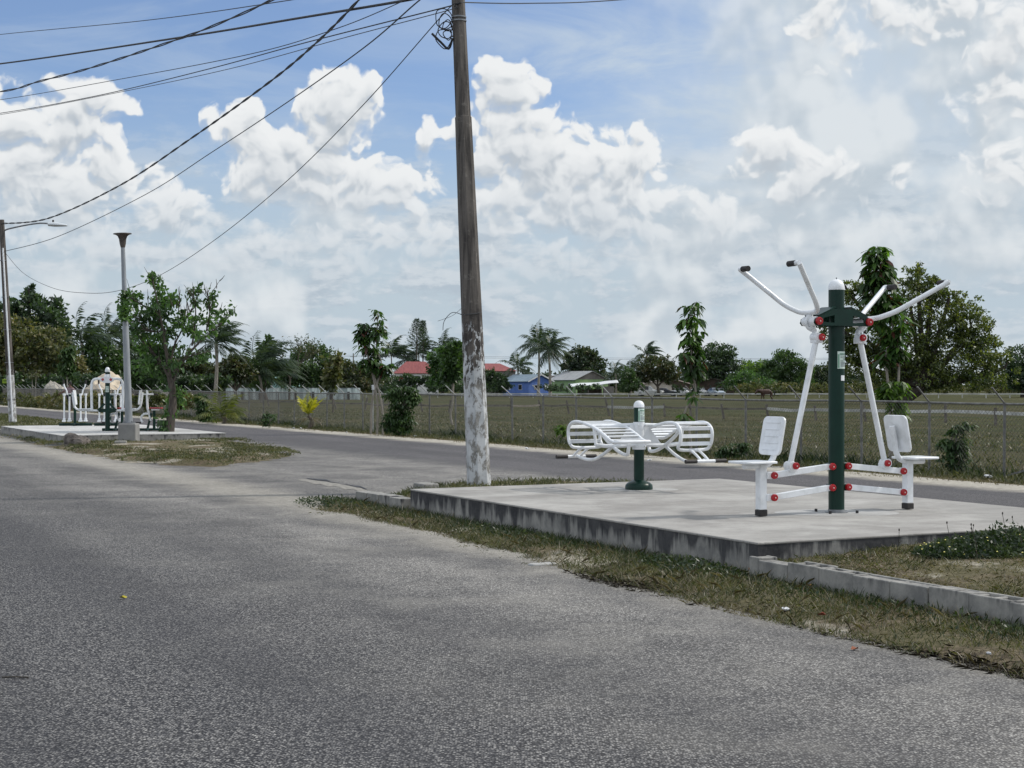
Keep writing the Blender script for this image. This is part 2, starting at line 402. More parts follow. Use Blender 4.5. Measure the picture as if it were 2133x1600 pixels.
def field_mat():
    m, T, b, tc = base_mat('field_grass')
    r = T.mapv(tc, (1, 1, 1), (0, 0, -ROADROT))
    st = T.noise(T.mapv(r, (1.0, .16, 1)), .35, 6, .65)
    fine = T.noise(tc, 3.0, 8, .75); patch = T.noise(T.mapv(tc, (.3, 1, 1)), .12, 5, .6)
    c = T.mixc(T.ss(st, .36, .62), srgb(68, 65, 44), srgb(98, 91, 66))
    c = T.mixc(T.ss(patch, .4, .62), c, srgb(66, 73, 42))
    bands = T.noise(T.mapv(tc, (.10, 1.0, 1), (0, 0, R(-6))), .13, 6, .7)
    c = T.mixc(T.m('MULTIPLY', T.ss(bands, .46, .60), .5), c, srgb(54, 54, 36))
    c = T.mixc(T.m('MULTIPLY', T.ss(T.noise(T.mapv(tc, (.16, 1, 1)), .3, 6, .7), .52, .66), .6), c, srgb(104, 100, 70))
    c = T.mixc(T.m('MULTIPLY', T.ss(fine, .38, .62), .6), c, srgb(52, 58, 32))
    c = T.mixc(T.m('MULTIPLY', T.ss(T.noise(T.mapv(tc, (.25, 1, 1)), .9, 7, .7), .54, .68), .6), c, srgb(70, 72, 42))
    sp = T.node('ShaderNodeSeparateXYZ'); T.put(sp.inputs[0], r)
    v = T.m('ADD', sp.outputs[0], T.m('MULTIPLY', T.m('SUBTRACT', fine, .5), 1.2))
    c = T.mixc(T.m('MULTIPLY', T.ss(v, 19.9, 18.5), .8), c, T.mixc(T.ss(fine, .3, .7), srgb(118, 104, 78), srgb(150, 140, 112)))
    T.put(b.inputs['Base Color'], c); b.inputs['Roughness'].default_value = .95; b.inputs['Specular IOR Level'].default_value = .1
    bn = T.node('ShaderNodeBump'); bn.inputs['Strength'].default_value = 1.0; bn.inputs['Distance'].default_value = .12
    T.put(bn.inputs['Height'], T.noise(tc, 6, 8, .75)); T.put(b.inputs['Normal'], bn.outputs[0])
    return m


def soil_mat():
    m, T, b, tc = base_mat('dry_soil')
    f = T.noise(tc, 14, 9, .75); g = T.noise(tc, 1.3, 6, .65)
    c = T.mixc(T.ss(f, .35, .65), srgb(72, 64, 50), srgb(124, 113, 94))
    c = T.mixc(T.m('MULTIPLY', T.ss(g, .42, .58), .8), c, T.mixc(T.ss(f, .3, .6), srgb(66, 68, 44), srgb(100, 95, 70)))
    s = T.noise(tc, .55, 7, .65, out=0)
    c = T.mixc(T.m('MULTIPLY', T.ss(s, .53, .60), .85), c, T.mixc(T.ss(f, .35, .65), srgb(138, 132, 120), srgb(184, 179, 166)))
    T.put(b.inputs['Base Color'], c); b.inputs['Roughness'].default_value = .95; b.inputs['Specular IOR Level'].default_value = .15
    bn = T.node('ShaderNodeBump'); bn.inputs['Strength'].default_value = .9; bn.inputs['Distance'].default_value = .03
    T.put(bn.inputs['Height'], f); T.put(b.inputs['Normal'], bn.outputs[0])
    return m


def slab_top_mat(name='brushed_concrete', a=srgb(130, 127, 123), b_=srgb(170, 168, 163)):
    m, T, b, tc = base_mat(name)
    f = T.noise(T.mapv(tc, (1, 1, 1), (0, 0, 0)), 1.1, 8, .65); br = T.noise(T.mapv(tc, (3, 60, 1)), 1.0, 4, .6)
    c = T.mixc(T.ss(f, .3, .68), a, b_)
    c = T.mixc(T.m('MULTIPLY', T.ss(br, .42, .68), .42), c, srgb(112, 109, 105))
    c = T.mixc(T.m('MULTIPLY', T.ss(T.noise(tc, .5, 7, .65), .48, .64), .5), c, srgb(118, 116, 112))
    c = T.mixc(T.m('MULTIPLY', T.ss(T.noise(tc, 22, 5, .75), .56, .70), .45), c, srgb(96, 94, 90))
    T.put(b.inputs['Base Color'], c); b.inputs['Roughness'].default_value = .85
    bn = T.node('ShaderNodeBump'); bn.inputs['Strength'].default_value = .35; bn.inputs['Distance'].default_value = .01
    T.put(bn.inputs['Height'], T.noise(tc, 45, 6, .7)); T.put(b.inputs['Normal'], bn.outputs[0])
    return m


def stained_mat(name, grime=.5):
    m, T, b, tc = base_mat(name)
    sp = T.node('ShaderNodeSeparateXYZ'); T.put(sp.inputs[0], tc)
    f = T.noise(tc, 5, 8, .7)
    c = T.mixc(T.ss(f, .3, .7), srgb(112, 112, 110), srgb(156, 154, 148))
    streak = T.noise(T.mapv(tc, (7, 7, .9)), 1.0, 5, .62); bl = T.noise(tc, 1.2, 4, .6)
    k = T.m('ADD', T.m('ADD', streak, T.m('MULTIPLY', T.m('SUBTRACT', bl, .5), .8)), T.m('MULTIPLY', T.m('SUBTRACT', sp.outputs[2], .16), 1.1))
    c = T.mixc(T.ss(T.m('ADD', k, T.m('MULTIPLY', T.m('SUBTRACT', f, .5), .35)), .60 - grime * .28, .80 - grime * .28), c, T.mixc(T.ss(f, .3, .7), srgb(36, 37, 41), srgb(74, 74, 75)))
    c = T.mixc(T.m('MULTIPLY', T.ss(sp.outputs[2], .1, .0), .5), c, srgb(70, 72, 50))
    T.put(b.inputs['Base Color'], c); b.inputs['Roughness'].default_value = .92
    bn = T.node('ShaderNodeBump'); bn.inputs['Strength'].default_value = .6; bn.inputs['Distance'].default_value = .015
    T.put(bn.inputs['Height'], f); T.put(b.inputs['Normal'], bn.outputs[0])
    return m


def pole_mat(name, zsolid, zfade):
    m, T, b, tc = base_mat(name)
    sp = T.node('ShaderNodeSeparateXYZ'); T.put(sp.inputs[0], tc)
    f = T.noise(tc, 9, 8, .7); st = T.noise(T.mapv(tc, (9, 9, .5)), 1.2, 6, .65)
    raw = T.mixc(T.ss(st, .35, .62), srgb(50, 47, 45), srgb(96, 91, 86))
    raw = T.mixc(T.m('MULTIPLY', T.ss(f, .55, .7), .45), raw, srgb(134, 130, 124))
    raw = T.mixc(T.m('MULTIPLY', T.ss(T.noise(tc, 3.2, 9, .75), .46, .58), T.m('MULTIPLY', T.ss(sp.outputs[2], 3.0, 2.6), .7)), raw, srgb(38, 34, 33))
    flake = T.noise(T.mapv(tc, (1, 1, .45)), 10.5, 10, .70, dist=.3)
    h = T.ss(sp.outputs[2], zsolid, zfade, .50, .43)
    pf = T.ss(T.m('SUBTRACT', flake, T.m('SUBTRACT', 1.0, h)), -.035, .0)
    pf = T.m('MULTIPLY', pf, T.ss(T.m('ADD', sp.outputs[2], T.m('MULTIPLY', flake, .3)), zfade + .45, zfade + .2))
    low = T.mixc(T.ss(f, .35, .65), srgb(116, 115, 111), srgb(150, 149, 145))
    raw = T.mixc(T.ss(sp.outputs[2], zsolid + .1, zsolid - .1), raw, low)
    raw = T.mixc(T.m('MULTIPLY', T.ss(T.noise(tc, 4, 9, .8), .52, .60), T.m('MULTIPLY', T.ss(sp.outputs[2], .85, .4), .9)), raw, srgb(66, 60, 56))
    paint = T.mixc(T.ss(T.noise(tc, 2.2, 5, .6), .4, .7), srgb(190, 193, 195), srgb(152, 156, 158))
    T.put(b.inputs['Base Color'], T.mixc(pf, raw, paint)); b.inputs['Roughness'].default_value = .9
    bn = T.node('ShaderNodeBump'); bn.inputs['Strength'].default_value = .7; bn.inputs['Distance'].default_value = .012
    T.put(bn.inputs['Height'], T.m('ADD', f, T.m('MULTIPLY', pf, .6))); T.put(b.inputs['Normal'], bn.outputs[0])
    return m


M = {}
M['asphalt'] = road_mat(); M['field'] = field_mat(); M['soil'] = soil_mat()
M['slab'] = slab_top_mat(); M['slab_pale'] = slab_top_mat('pale_concrete', srgb(176, 176, 174), srgb(202, 202, 200))
M['footing'] = slab_top_mat('footing_concrete', srgb(118, 118, 118), srgb(146, 146, 144)); M['pad'] = slab_top_mat('cement_pad', srgb(160, 160, 158), srgb(180, 180, 178))
M['stained'] = stained_mat('stained_concrete', .78); M['stained_light'] = stained_mat('weathered_concrete', .12)
M['pole'] = pole_mat('flaking_whitewash', 1.6, 2.35); M['pole2'] = pole_mat('weathered_pole', 1.9, 2.0)
M['white'] = mat('white_paint', srgb(230, 233, 236), srgb(206, 209, 210), 7, .34, coat=.25, lo=.42, hi=.75, detail=9)
M['green'] = mat('green_paint', (.002, .022, .015), (.003, .028, .019), 4, .36, spec=.28)
M['red'] = mat('red_plastic', (.38, .008, .014), rough=.3); M['redpin'] = mat('pin', (.7, .45, .42), rough=.3)
M['black'] = mat('black_rubber', (.015, .013, .013), (.03, .026, .025), 40, .65)
M['steel'] = mat('galvanised_steel', (.17, .18, .19), (.26, .27, .28), 8, .5, metal=.55)
M['fence'] = mat('weathered_pipe', (.12, .12, .115), (.21, .21, .2), 9, .6, metal=.3)
M['fence_pale'] = mat('bright_pipe', (.42, .43, .43), (.3, .31, .31), 9, .5, metal=.3)
M['wirem'] = mat('chain_link_wire', (.07, .07, .066), rough=.6, metal=.3)
M['cable'] = mat('cable', (.012, .012, .014), rough=.6); M['cable_grey'] = mat('grey_cable', (.06, .065, .07), rough=.6)
M['lampgrey'] = mat('lamp_pole_paint', (.20, .22, .24), (.27, .29, .31), 3, .5, stretch=(4, 4, .6))
M['lamphead'] = mat('bronze_lamp_head', (.06, .05, .045), (.09, .075, .065), 6, .5)
M['bark'] = mat('bark', (.055, .046, .036), (.125, .105, .085), 6, .9, .8, stretch=(3, 3, .6))
M['bark_street'] = mat('grey_brown_bark', (.04, .033, .027), (.095, .08, .066), 6, .9, .8, stretch=(3, 3, .6)); M['bark_pale'] = mat('pale_bark', (.22, .20, .17), (.32, .29, .25), 6, .9, .6, stretch=(3, 3, .6))
M['bark_dark'] = mat('dark_bark', (.03, .025, .02), (.075, .06, .048), 6, .9, .8, stretch=(3, 3, .6))
M['wood'] = mat('grey_timber', (.09, .08, .068), (.2, .18, .155), 3, .9, .5, stretch=(1, 1, 1))
M['rail_white'] = mat('whitewashed_rail', (.62, .62, .60), (.34, .34, .32), .6, .8)
M['sticker'] = mat('sticker', srgb(206, 222, 212), rough=.4); M['sticker_green'] = mat('sticker_green', srgb(120, 160, 138), rough=.4)
M['ink'] = mat('sticker_print', srgb(132, 140, 146), rough=.5); M['ink_dark'] = mat('sticker_print_dark', srgb(70, 90, 82), rough=.5)
M['paper'] = mat('crumpled_plastic', (.62, .64, .66), (.45, .46, .48), 20, .5)
M['rock'] = mat('broken_concrete', srgb(70, 66, 64), srgb(118, 111, 105), 5, .95, .9)
M['road_dust'] = mat('road_dust', srgb(112, 109, 104), srgb(150, 147, 139), 14, .95, .6, detail=9); M['soil_pale'] = mat('pale_dust', srgb(138, 134, 126), srgb(172, 167, 156), 6, .95, .5)
M['sandpile'] = mat('pale_sand', srgb(176, 162, 142), srgb(200, 188, 168), 1.2, .95, .6)
# foliage
M['leaf'] = leaf_mat('leaf', (.018, .042, .016), (.05, .105, .03), (.11, .21, .05), .4)
M['leaf_dark'] = leaf_mat('dark_leaf', (.014, .026, .017), (.034, .062, .030), (.07, .115, .042), .36)
M['leaf_deep'] = leaf_mat('deep_leaf', (.014, .026, .017), (.032, .056, .027), (.08, .085, .038), .33)
M['leaf_mid'] = leaf_mat('mid_leaf', (.018, .036, .016), (.042, .082, .026), (.085, .145, .04), .35)
M['leaf_lime'] = leaf_mat('lime_leaf', (.02, .05, .01), (.08, .15, .02), (.19, .28, .04), .45)
M['leaf_olive'] = leaf_mat('olive_leaf', (.024, .036, .013), (.08, .092, .03), (.20, .17, .08), .33)
M['leaf_brown'] = leaf_mat('brown_green_leaf', (.018, .028, .012), (.045, .062, .024), (.12, .095, .045), .33)
M['leaf_sap'] = leaf_mat('sapling_leaf', (.012, .026, .010), (.04, .088, .02), (.13, .25, .04), .45, tip=(.10, .035, .025))
M['leaf_big'] = leaf_mat('big_tree_leaf', (.018, .034, .012), (.068, .092, .022), (.17, .19, .035), .45)
M['palm'] = leaf_mat('palm_frond', (.016, .030, .020), (.036, .060, .034), (.08, .11, .06), .28)
M['palm_yellow'] = leaf_mat('yellow_palm_frond', (.12, .13, .01), (.38, .36, .02), (.62, .52, .05), .4)
M['palm_olive'] = leaf_mat('olive_palm_frond', (.03, .045, .01), (.09, .11, .025), (.22, .21, .06), .4)
M['grass_green'] = leaf_mat('green_grass', (.03, .05, .012), (.07, .105, .025), (.15, .19, .045), .35, nscale=1.5)
M['grass_dry'] = leaf_mat('dry_grass', (.07, .056, .034), (.17, .145, .095), (.31, .27, .19), .25, nscale=1.5)
M['grass_mix'] = leaf_mat('mixed_grass', (.034, .042, .018), (.08, .092, .038), (.18, .175, .085), .3, nscale=2.0)
M['weed'] = leaf_mat('weed_leaf', (.012, .026, .011), (.03, .052, .02), (.075, .10, .036), .28, nscale=4)
M['debris'] = leaf_mat('dead_clippings', (.02, .016, .012), (.05, .042, .032), (.12, .10, .075), .1)

# ================================================================== the setting
def ground():
    ys = np.concatenate([np.arange(-40, 150, 2.0), np.arange(150, 420, 10.0), [500, 700, 1000, 1600, 2600, 4000]])
    xs = np.concatenate([[-3000, -1500, -800, -400], np.arange(-260, -90, 10.0), np.arange(-90, 70, 2.0), np.arange(70, 260, 10.0), [400, 800, 1500, 3000]])
    X, Y = np.meshgrid(xs, ys); V = X * NX + Y * NY
    t = np.clip((V - 21.5) / 30, 0, 1); Z = -.02 - .45 * t * t * (3 - 2 * t) + .05 * vnoise(X / 5, Y / 5, 3) * np.clip((V - 22) / 6, 0, 1)
    tag(grid_mesh('ground', X, Y, Z, M['field']), kind='structure')
ground()


def road():
    us = np.concatenate([np.arange(-30, 120, .5), np.arange(120, 420, 5)])
    vs = np.array([-60, -20, 0, 6, 12, 16, 18.0, 18.7])
    U, V = np.meshgrid(us, vs, indexing='ij')
    V[:, -1] += .25 * vnoise(U[:, -1] * .9, U[:, -1] * 0, 5)
    X = U * DX + V * NX; Y = U * DY + V * NY
    o = tag(grid_mesh('road', X[:, ::-1], Y[:, ::-1], X * 0, M['asphalt']), kind='structure')
road()


def seg_dist(U, V, poly):
    """signed distance to a polygon (positive inside)"""
    d = np.full(U.shape, 1e9); inside = np.zeros(U.shape, bool); n = len(poly)
    for i in range(n):
        ax, ay = poly[i]; bx, by = poly[(i + 1) % n]
        ex, ey = bx - ax, by - ay; t = np.clip(((U - ax) * ex + (V - ay) * ey) / (ex * ex + ey * ey + 1e-9), 0, 1)
        d = np.minimum(d, np.hypot(U - ax - t * ex, V - ay - t * ey))
        c = ((ay > V) != (by > V)) & (U < (bx - ax) * (V - ay) / ((by - ay) + 1e-12) + ax); inside ^= c
    return np.where(inside, d, -d)
def pxuv(pts, z=0.0): return [toUV(*G(px, py, z)[:2]) for (px, py) in pts]
P_STRIP = pxuv([(668, 1062), (760, 1077), (900, 1107), (1060, 1150), (1200, 1190), (1400, 1245), (1640, 1302), (1900, 1362), (2133, 1417), (2400, 1480)]) + [(3.0, 7.9), (20.0, 7.9), (20.6, 7.5)]
P_LAWN = [(-8, 8.0), (10.68, 8.0), (10.68, 12.9), (-8, 12.9)]
P_TIP = [(18.25, 8.0), (19.7, 7.95), (21.2, 9.0), (22.3, 10.2), (22.0, 12.0), (20.5, 13.2), (17.5, 13.25), (10.7, 13.25), (10.7, 12.6), (18.2, 12.6)]
P_MOUND = pxuv([(20, 912), (110, 934), (230, 956), (330, 966), (450, 969), (560, 957), (622, 946), (590, 934), (520, 917), (462, 908)], .05) + [(42.0, 12.3), (42.0, 7.8), (56, 7.8), (56, 7.3)]
P_FAR = [(52.2, 7.9), (52.2, 12.9), (170, 12.9), (170, 7.2), (56, 7.3), (53, 7.9)]


def soil(name, poly, h, edge, u0, u1, v0, v1, du, jag=.5, seed=1, bump=.03):
    U, V = np.meshgrid(np.arange(u0, u1, du), np.arange(v0, v1, min(du, .12)), indexing='ij')
    s = seg_dist(U, V, poly) + jag * vnoise(U * 1.6, V * 1.6, seed, 4)
    if callable(h): h = h(U, V)
    t = np.clip(s / edge, 0, 1); Z = -.012 + (h + .012) * t * t * (3 - 2 * t) + bump * vnoise(U * 2.2, V * 2.2, seed + 3, 3) * t
    X = U * DX + V * NX; Y = U * DY + V * NY
    keep = (s > -.4)
    return tag(grid_mesh(name, X[:, ::-1], Y[:, ::-1], Z[:, ::-1], M['soil'], keep=keep[:, ::-1]), kind='structure')
soil('grass_verge', P_STRIP, .035, .25, 0, 21.5, 6.0, 8.0, .12, .16, 1, .012)
def lawn_h(u, v): return .145 + .075 * np.clip((v - 8.0) / 1.6, 0, 1) * np.clip((u - 6.0) / 3.5, 0, 1)
soil('lawn_ground', P_LAWN, lawn_h, .05, -8, 10.7, 8.0, 13.0, .2, .02, 2, .015)
soil('median_end', P_TIP, .10, .35, 10.6, 23.2, 7.9, 13.8, .12, .25, 4, .02)
soil('median_mound', P_MOUND, .15, 1.6, 28, 58, 6.0, 13.4, .15, .35, 6, .03)
soil('median_far', P_FAR, .10, .5, 52.2, 172, 6.8, 13.4, .6, .2, 8, .02)


def uvbox(b, u0, u1, v0, v1, z0, z1):
    """a box aligned to the road, in world space"""
    c = UV((u0 + u1) / 2, (v0 + v1) / 2, (z0 + z1) / 2)
    b.box(c, (v1 - v0, u1 - u0, z1 - z0), Matrix.Rotation(ROADROT, 3, 'Z'))


def platform(u0, u1, v0, v1, top, label, mtop, mside, joint):
    c = UV((u0 + u1) / 2, (v0 + v1) / 2); t = empty('concrete_platform', label, 'platform', (*c[:2], 0))
    L = MB(lambda p: p - Vector((*c[:2], 0)))
    uvbox(L, u0 + .005, u1 - .005, v0 + .005, v1 - .005, -.1, top - .022)
    L.build('base', mside, t, smooth=False)
    for (a, b) in ((u0, joint - .008), (joint + .008, u1)):
        s = MB(lambda p: p - Vector((*c[:2], 0))); uvbox(s, a, b, v0, v1, top - .022, top)
        o = s.build('slab', mtop, t, smooth=False, bevel=.008)
    return t
platform(10.7, 18.2, 7.8, 12.6, .30, 'broad grey concrete platform with blackened side under the two nearer exercise machines', M['slab'], M['stained'], 14.6)
platform(42.0, 52.3, 7.9, 12.4, .28, 'far pale concrete platform under the small distant exercise machines', M['slab_pale'], M['stained_light'], 46.3)


def curb(u0, u1, v, h, label, seed, hollow=True):
    r = random.Random(seed); c = UV((u0 + u1) / 2, v); org = Vector((*c[:2], 0))
    b = MB(lambda p: p - org); u = u0
    while u < u1 - .1:
        L = min(.40 + r.uniform(-.01, .02), u1 - u); hh = h + r.uniform(-.02, .006); vv = v + r.uniform(-.012, .012)
        if hollow:
            uvbox(b, u, u + L, vv - .10, vv - .065, -.1, hh); uvbox(b, u, u + L, vv + .065, vv + .10, -.1, hh - r.uniform(0, .012))
            for k in (0, .5, 1):
                uu = u + .02 + k * (L - .04); uvbox(b, uu - .018, uu + .018, vv - .066, vv + .066, -.1, hh - .004 - r.uniform(0, .01))
            uvbox(b, u + .01, u + L - .01, vv - .066, vv + .066, -.1, hh - r.choice((.012, .012, .012, .05, .07)))
        else:
            uvbox(b, u, u + L, vv - .10, vv + .10, -.1, hh)
        u += L + r.uniform(.0, .006)
    o = tag(b.build('curb_wall', M['stained_light'], smooth=False, bevel=.008), label, 'curb wall'); o.location = org
curb(-3.0, 10.62, 7.75, .20, 'low hollow concrete block kerb in front of the near lawn', 3)
curb(18.25, 19.85, 7.8, .19, 'short mossy concrete kerb continuing from the near platform corner', 4, False)
curb(52.6, 66, 7.95, .16, 'dark broken kerb beyond the far platform at the left edge', 5, False)


def block(name, loc, s, rz, m_, label, cat, tilt=0.0, seed=0, rough=.0):
    r = random.Random(seed); b = MB(); b.box((0, 0, s[2] / 2), s)
    o = b.build(name, m_, smooth=False, bevel=.02); o.location = loc; o.rotation_euler = (tilt, 0, rz)
    return tag(o, label, cat)
block('concrete_block', (*UV(20.75, 9.15)[:2], .02), (.24, .42, .17), ROADROT, M['stained_light'], 'lone concrete kerb block left of the tall utility pole foot', 'block')
block('concrete_block', (G(283, 924, .08)[0], G(283, 929, .08)[1], .05), (.30, .28, .16), .2, M['stained_light'], 'small square concrete block lying in front of the lamp footing', 'block')


def lumpy(name, loc, rad, seed, m_, label, cat, group=None, sub=3, amp=.35, kind=None, flat=.0):
    import bmesh
    bm = bmesh.new(); bmesh.ops.create_icosphere(bm, subdivisions=sub, radius=1.0); r = random.Random(seed)
    cs = [(Vector((r.uniform(-1, 1), r.uniform(-1, 1), r.uniform(-1, 1))).normalized(), r.uniform(.3, 1)) for _ in range(14)]
    for v in bm.verts:
        d = v.co.normalized(); k = 1.0
        for c, a in cs: k += amp * a * max(0, d.dot(c) - .6) * 1.3 - amp * .1
        k += r.uniform(-.5, .5) * amp * .12
        v.co = Vector((d.x * k * rad[0], d.y * k * rad[1], max(d.z * k * rad[2], -rad[2] * .35)))
    me = bpy.data.meshes.new(name); bm.to_mesh(me); bm.free()
    o = link_mesh(name, me, m_, None, True, 30); o.location = loc
    return tag(o, label, cat, group, kind)
p = G(140, 925, .1); lumpy('rubble_lump', (p[0] + .25, p[1], .08), (.55, .4, .42), 4, M['rock'], 'dark broken concrete lump at the front corner of the far platform', 'rubble', sub=4, amp=.5)


# broken edge of the newer asphalt in the gap of the median
def seam():
    pts = [(640, 998), (662, 1001), (680, 1002), (690, 1006), (704, 1006), (712, 1010), (728, 1011), (738, 1015), (752, 1016), (764, 1021)]
    up = [(x + rnd.uniform(-1, 1), y - 1.3 - 1.3 * math.sin(i)) for i, (x, y) in enumerate(pts)]
    for (poly, z, m_, nm) in ((pts + up[::-1], .008, M['cable'], 'road_crack'),):
        b = MB(); v = [Vector(G(x, y, 0)) + Vector((0, 0, z)) for (x, y) in poly]; n = len(pts)
        b.add(v, [(i, i + 1, 2 * n - 2 - i, 2 * n - 1 - i) for i in range(n - 1)]); tag(b.build(nm, m_, smooth=False), kind='structure')
    lo = [(622, 1001), (640, 1004), (655, 1009), (668, 1009), (684, 1014), (700, 1013), (718, 1020), (735, 1019), (750, 1025), (764, 1024)]
    hi = [(622, 998), (640, 999), (655, 1001), (668, 1003), (684, 1005), (700, 1007), (718, 1011), (735, 1014), (750, 1017), (764, 1021.5)]
    b = MB(); n = len(lo); v = [Vector(G(x, y, 0)) + Vector((0, 0, .004)) for (x, y) in lo + hi[::-1]]
    b.add(v, [(i, i + 1, 2 * n - 2 - i, 2 * n - 1 - i) for i in range(n - 1)]); tag(b.build('sand_patch', M['road_dust'], smooth=False), kind='structure')
seam()

# ================================================================== exercise machines
def button(par, c, r=.036, ax='y', s=-1):
    """round red bearing cap with a pale pin, facing local -y"""
    b = MB(); b.lathe([(r, 0), (r, s * .020), (r * .88, s * .030), (r * .62, s * .031), (r * .55, s * .026), (r * .3, s * .026)], c, 24, 'y'); o = b.build('bearing_cap', M['red'], par, ang=25)
    b = MB(); b.lathe([(r * .2, s * .024), (r * .2, s * .036)], c, 10, 'y'); b.build('pin', M['redpin'], o)
    return o


def stickered(par, z, w, h, yaw, r, small=True):
    """instruction sticker bent round a post of radius r"""
    def st(nm, m_, z0, z1, a0, a1, rr, pr):
        b = MB(); n = 8; vs = []; 
        for k in range(n + 1):
            a = a0 + (a1 - a0) * k / n
            for zz in (z0, z1): vs.append((math.sin(a) * rr, -math.cos(a) * rr, zz))
        b.add(vs, [(2 * k, 2 * k + 2, 2 * k + 3, 2 * k + 1) for k in range(n)]); return b.build(nm, m_, pr)
    hw = w / 2 / r
    o = st('sticker', M['sticker'], z - h / 2, z + h / 2, yaw - hw, yaw + hw, r + .003, par)
    st('sticker_border', M['sticker_green'], z - h / 2 + .008, z + h / 2 - .03, yaw - hw * .94, yaw - hw * .66, r + .0045, o)
    st('sticker_border', M['sticker_green'], z + h / 2 - .035, z + h / 2 - .02, yaw - hw * .6, yaw + hw * .9, r + .0045, o)
    rows = [(.16, -.5, -.1, 1), (.16, 0, .6, 0), (.27, -.5, -.05, 1), (.27, .1, .75, 0), (.36, -.5, 0, 1), (.36, .1, .8, 0), (.42, .1, .8, 0), (.48, .1, .7, 0), (.55, -.5, .15, 1)] + [(.62 + .05 * i, -.45, .8, 0) for i in range(6)]
    b = MB(); b2 = MB()
    for (fz, a, c, dk) in rows:
        zz = z + h / 2 - h * fz; n = 5; vs = []
        for k in range(n + 1):
            an = yaw + hw * (a + (c - a) * k / n)
            for q in (zz - h * .012, zz + h * .012): vs.append((math.sin(an) * (r + .006), -math.cos(an) * (r + .006), q))
        (b2 if dk else b).add(vs, [(2 * k, 2 * k + 2, 2 * k + 3, 2 * k + 1) for k in range(n)])
    b.build('printed_text', M['ink'], o); b2.build('printed_text', M['ink_dark'], o)


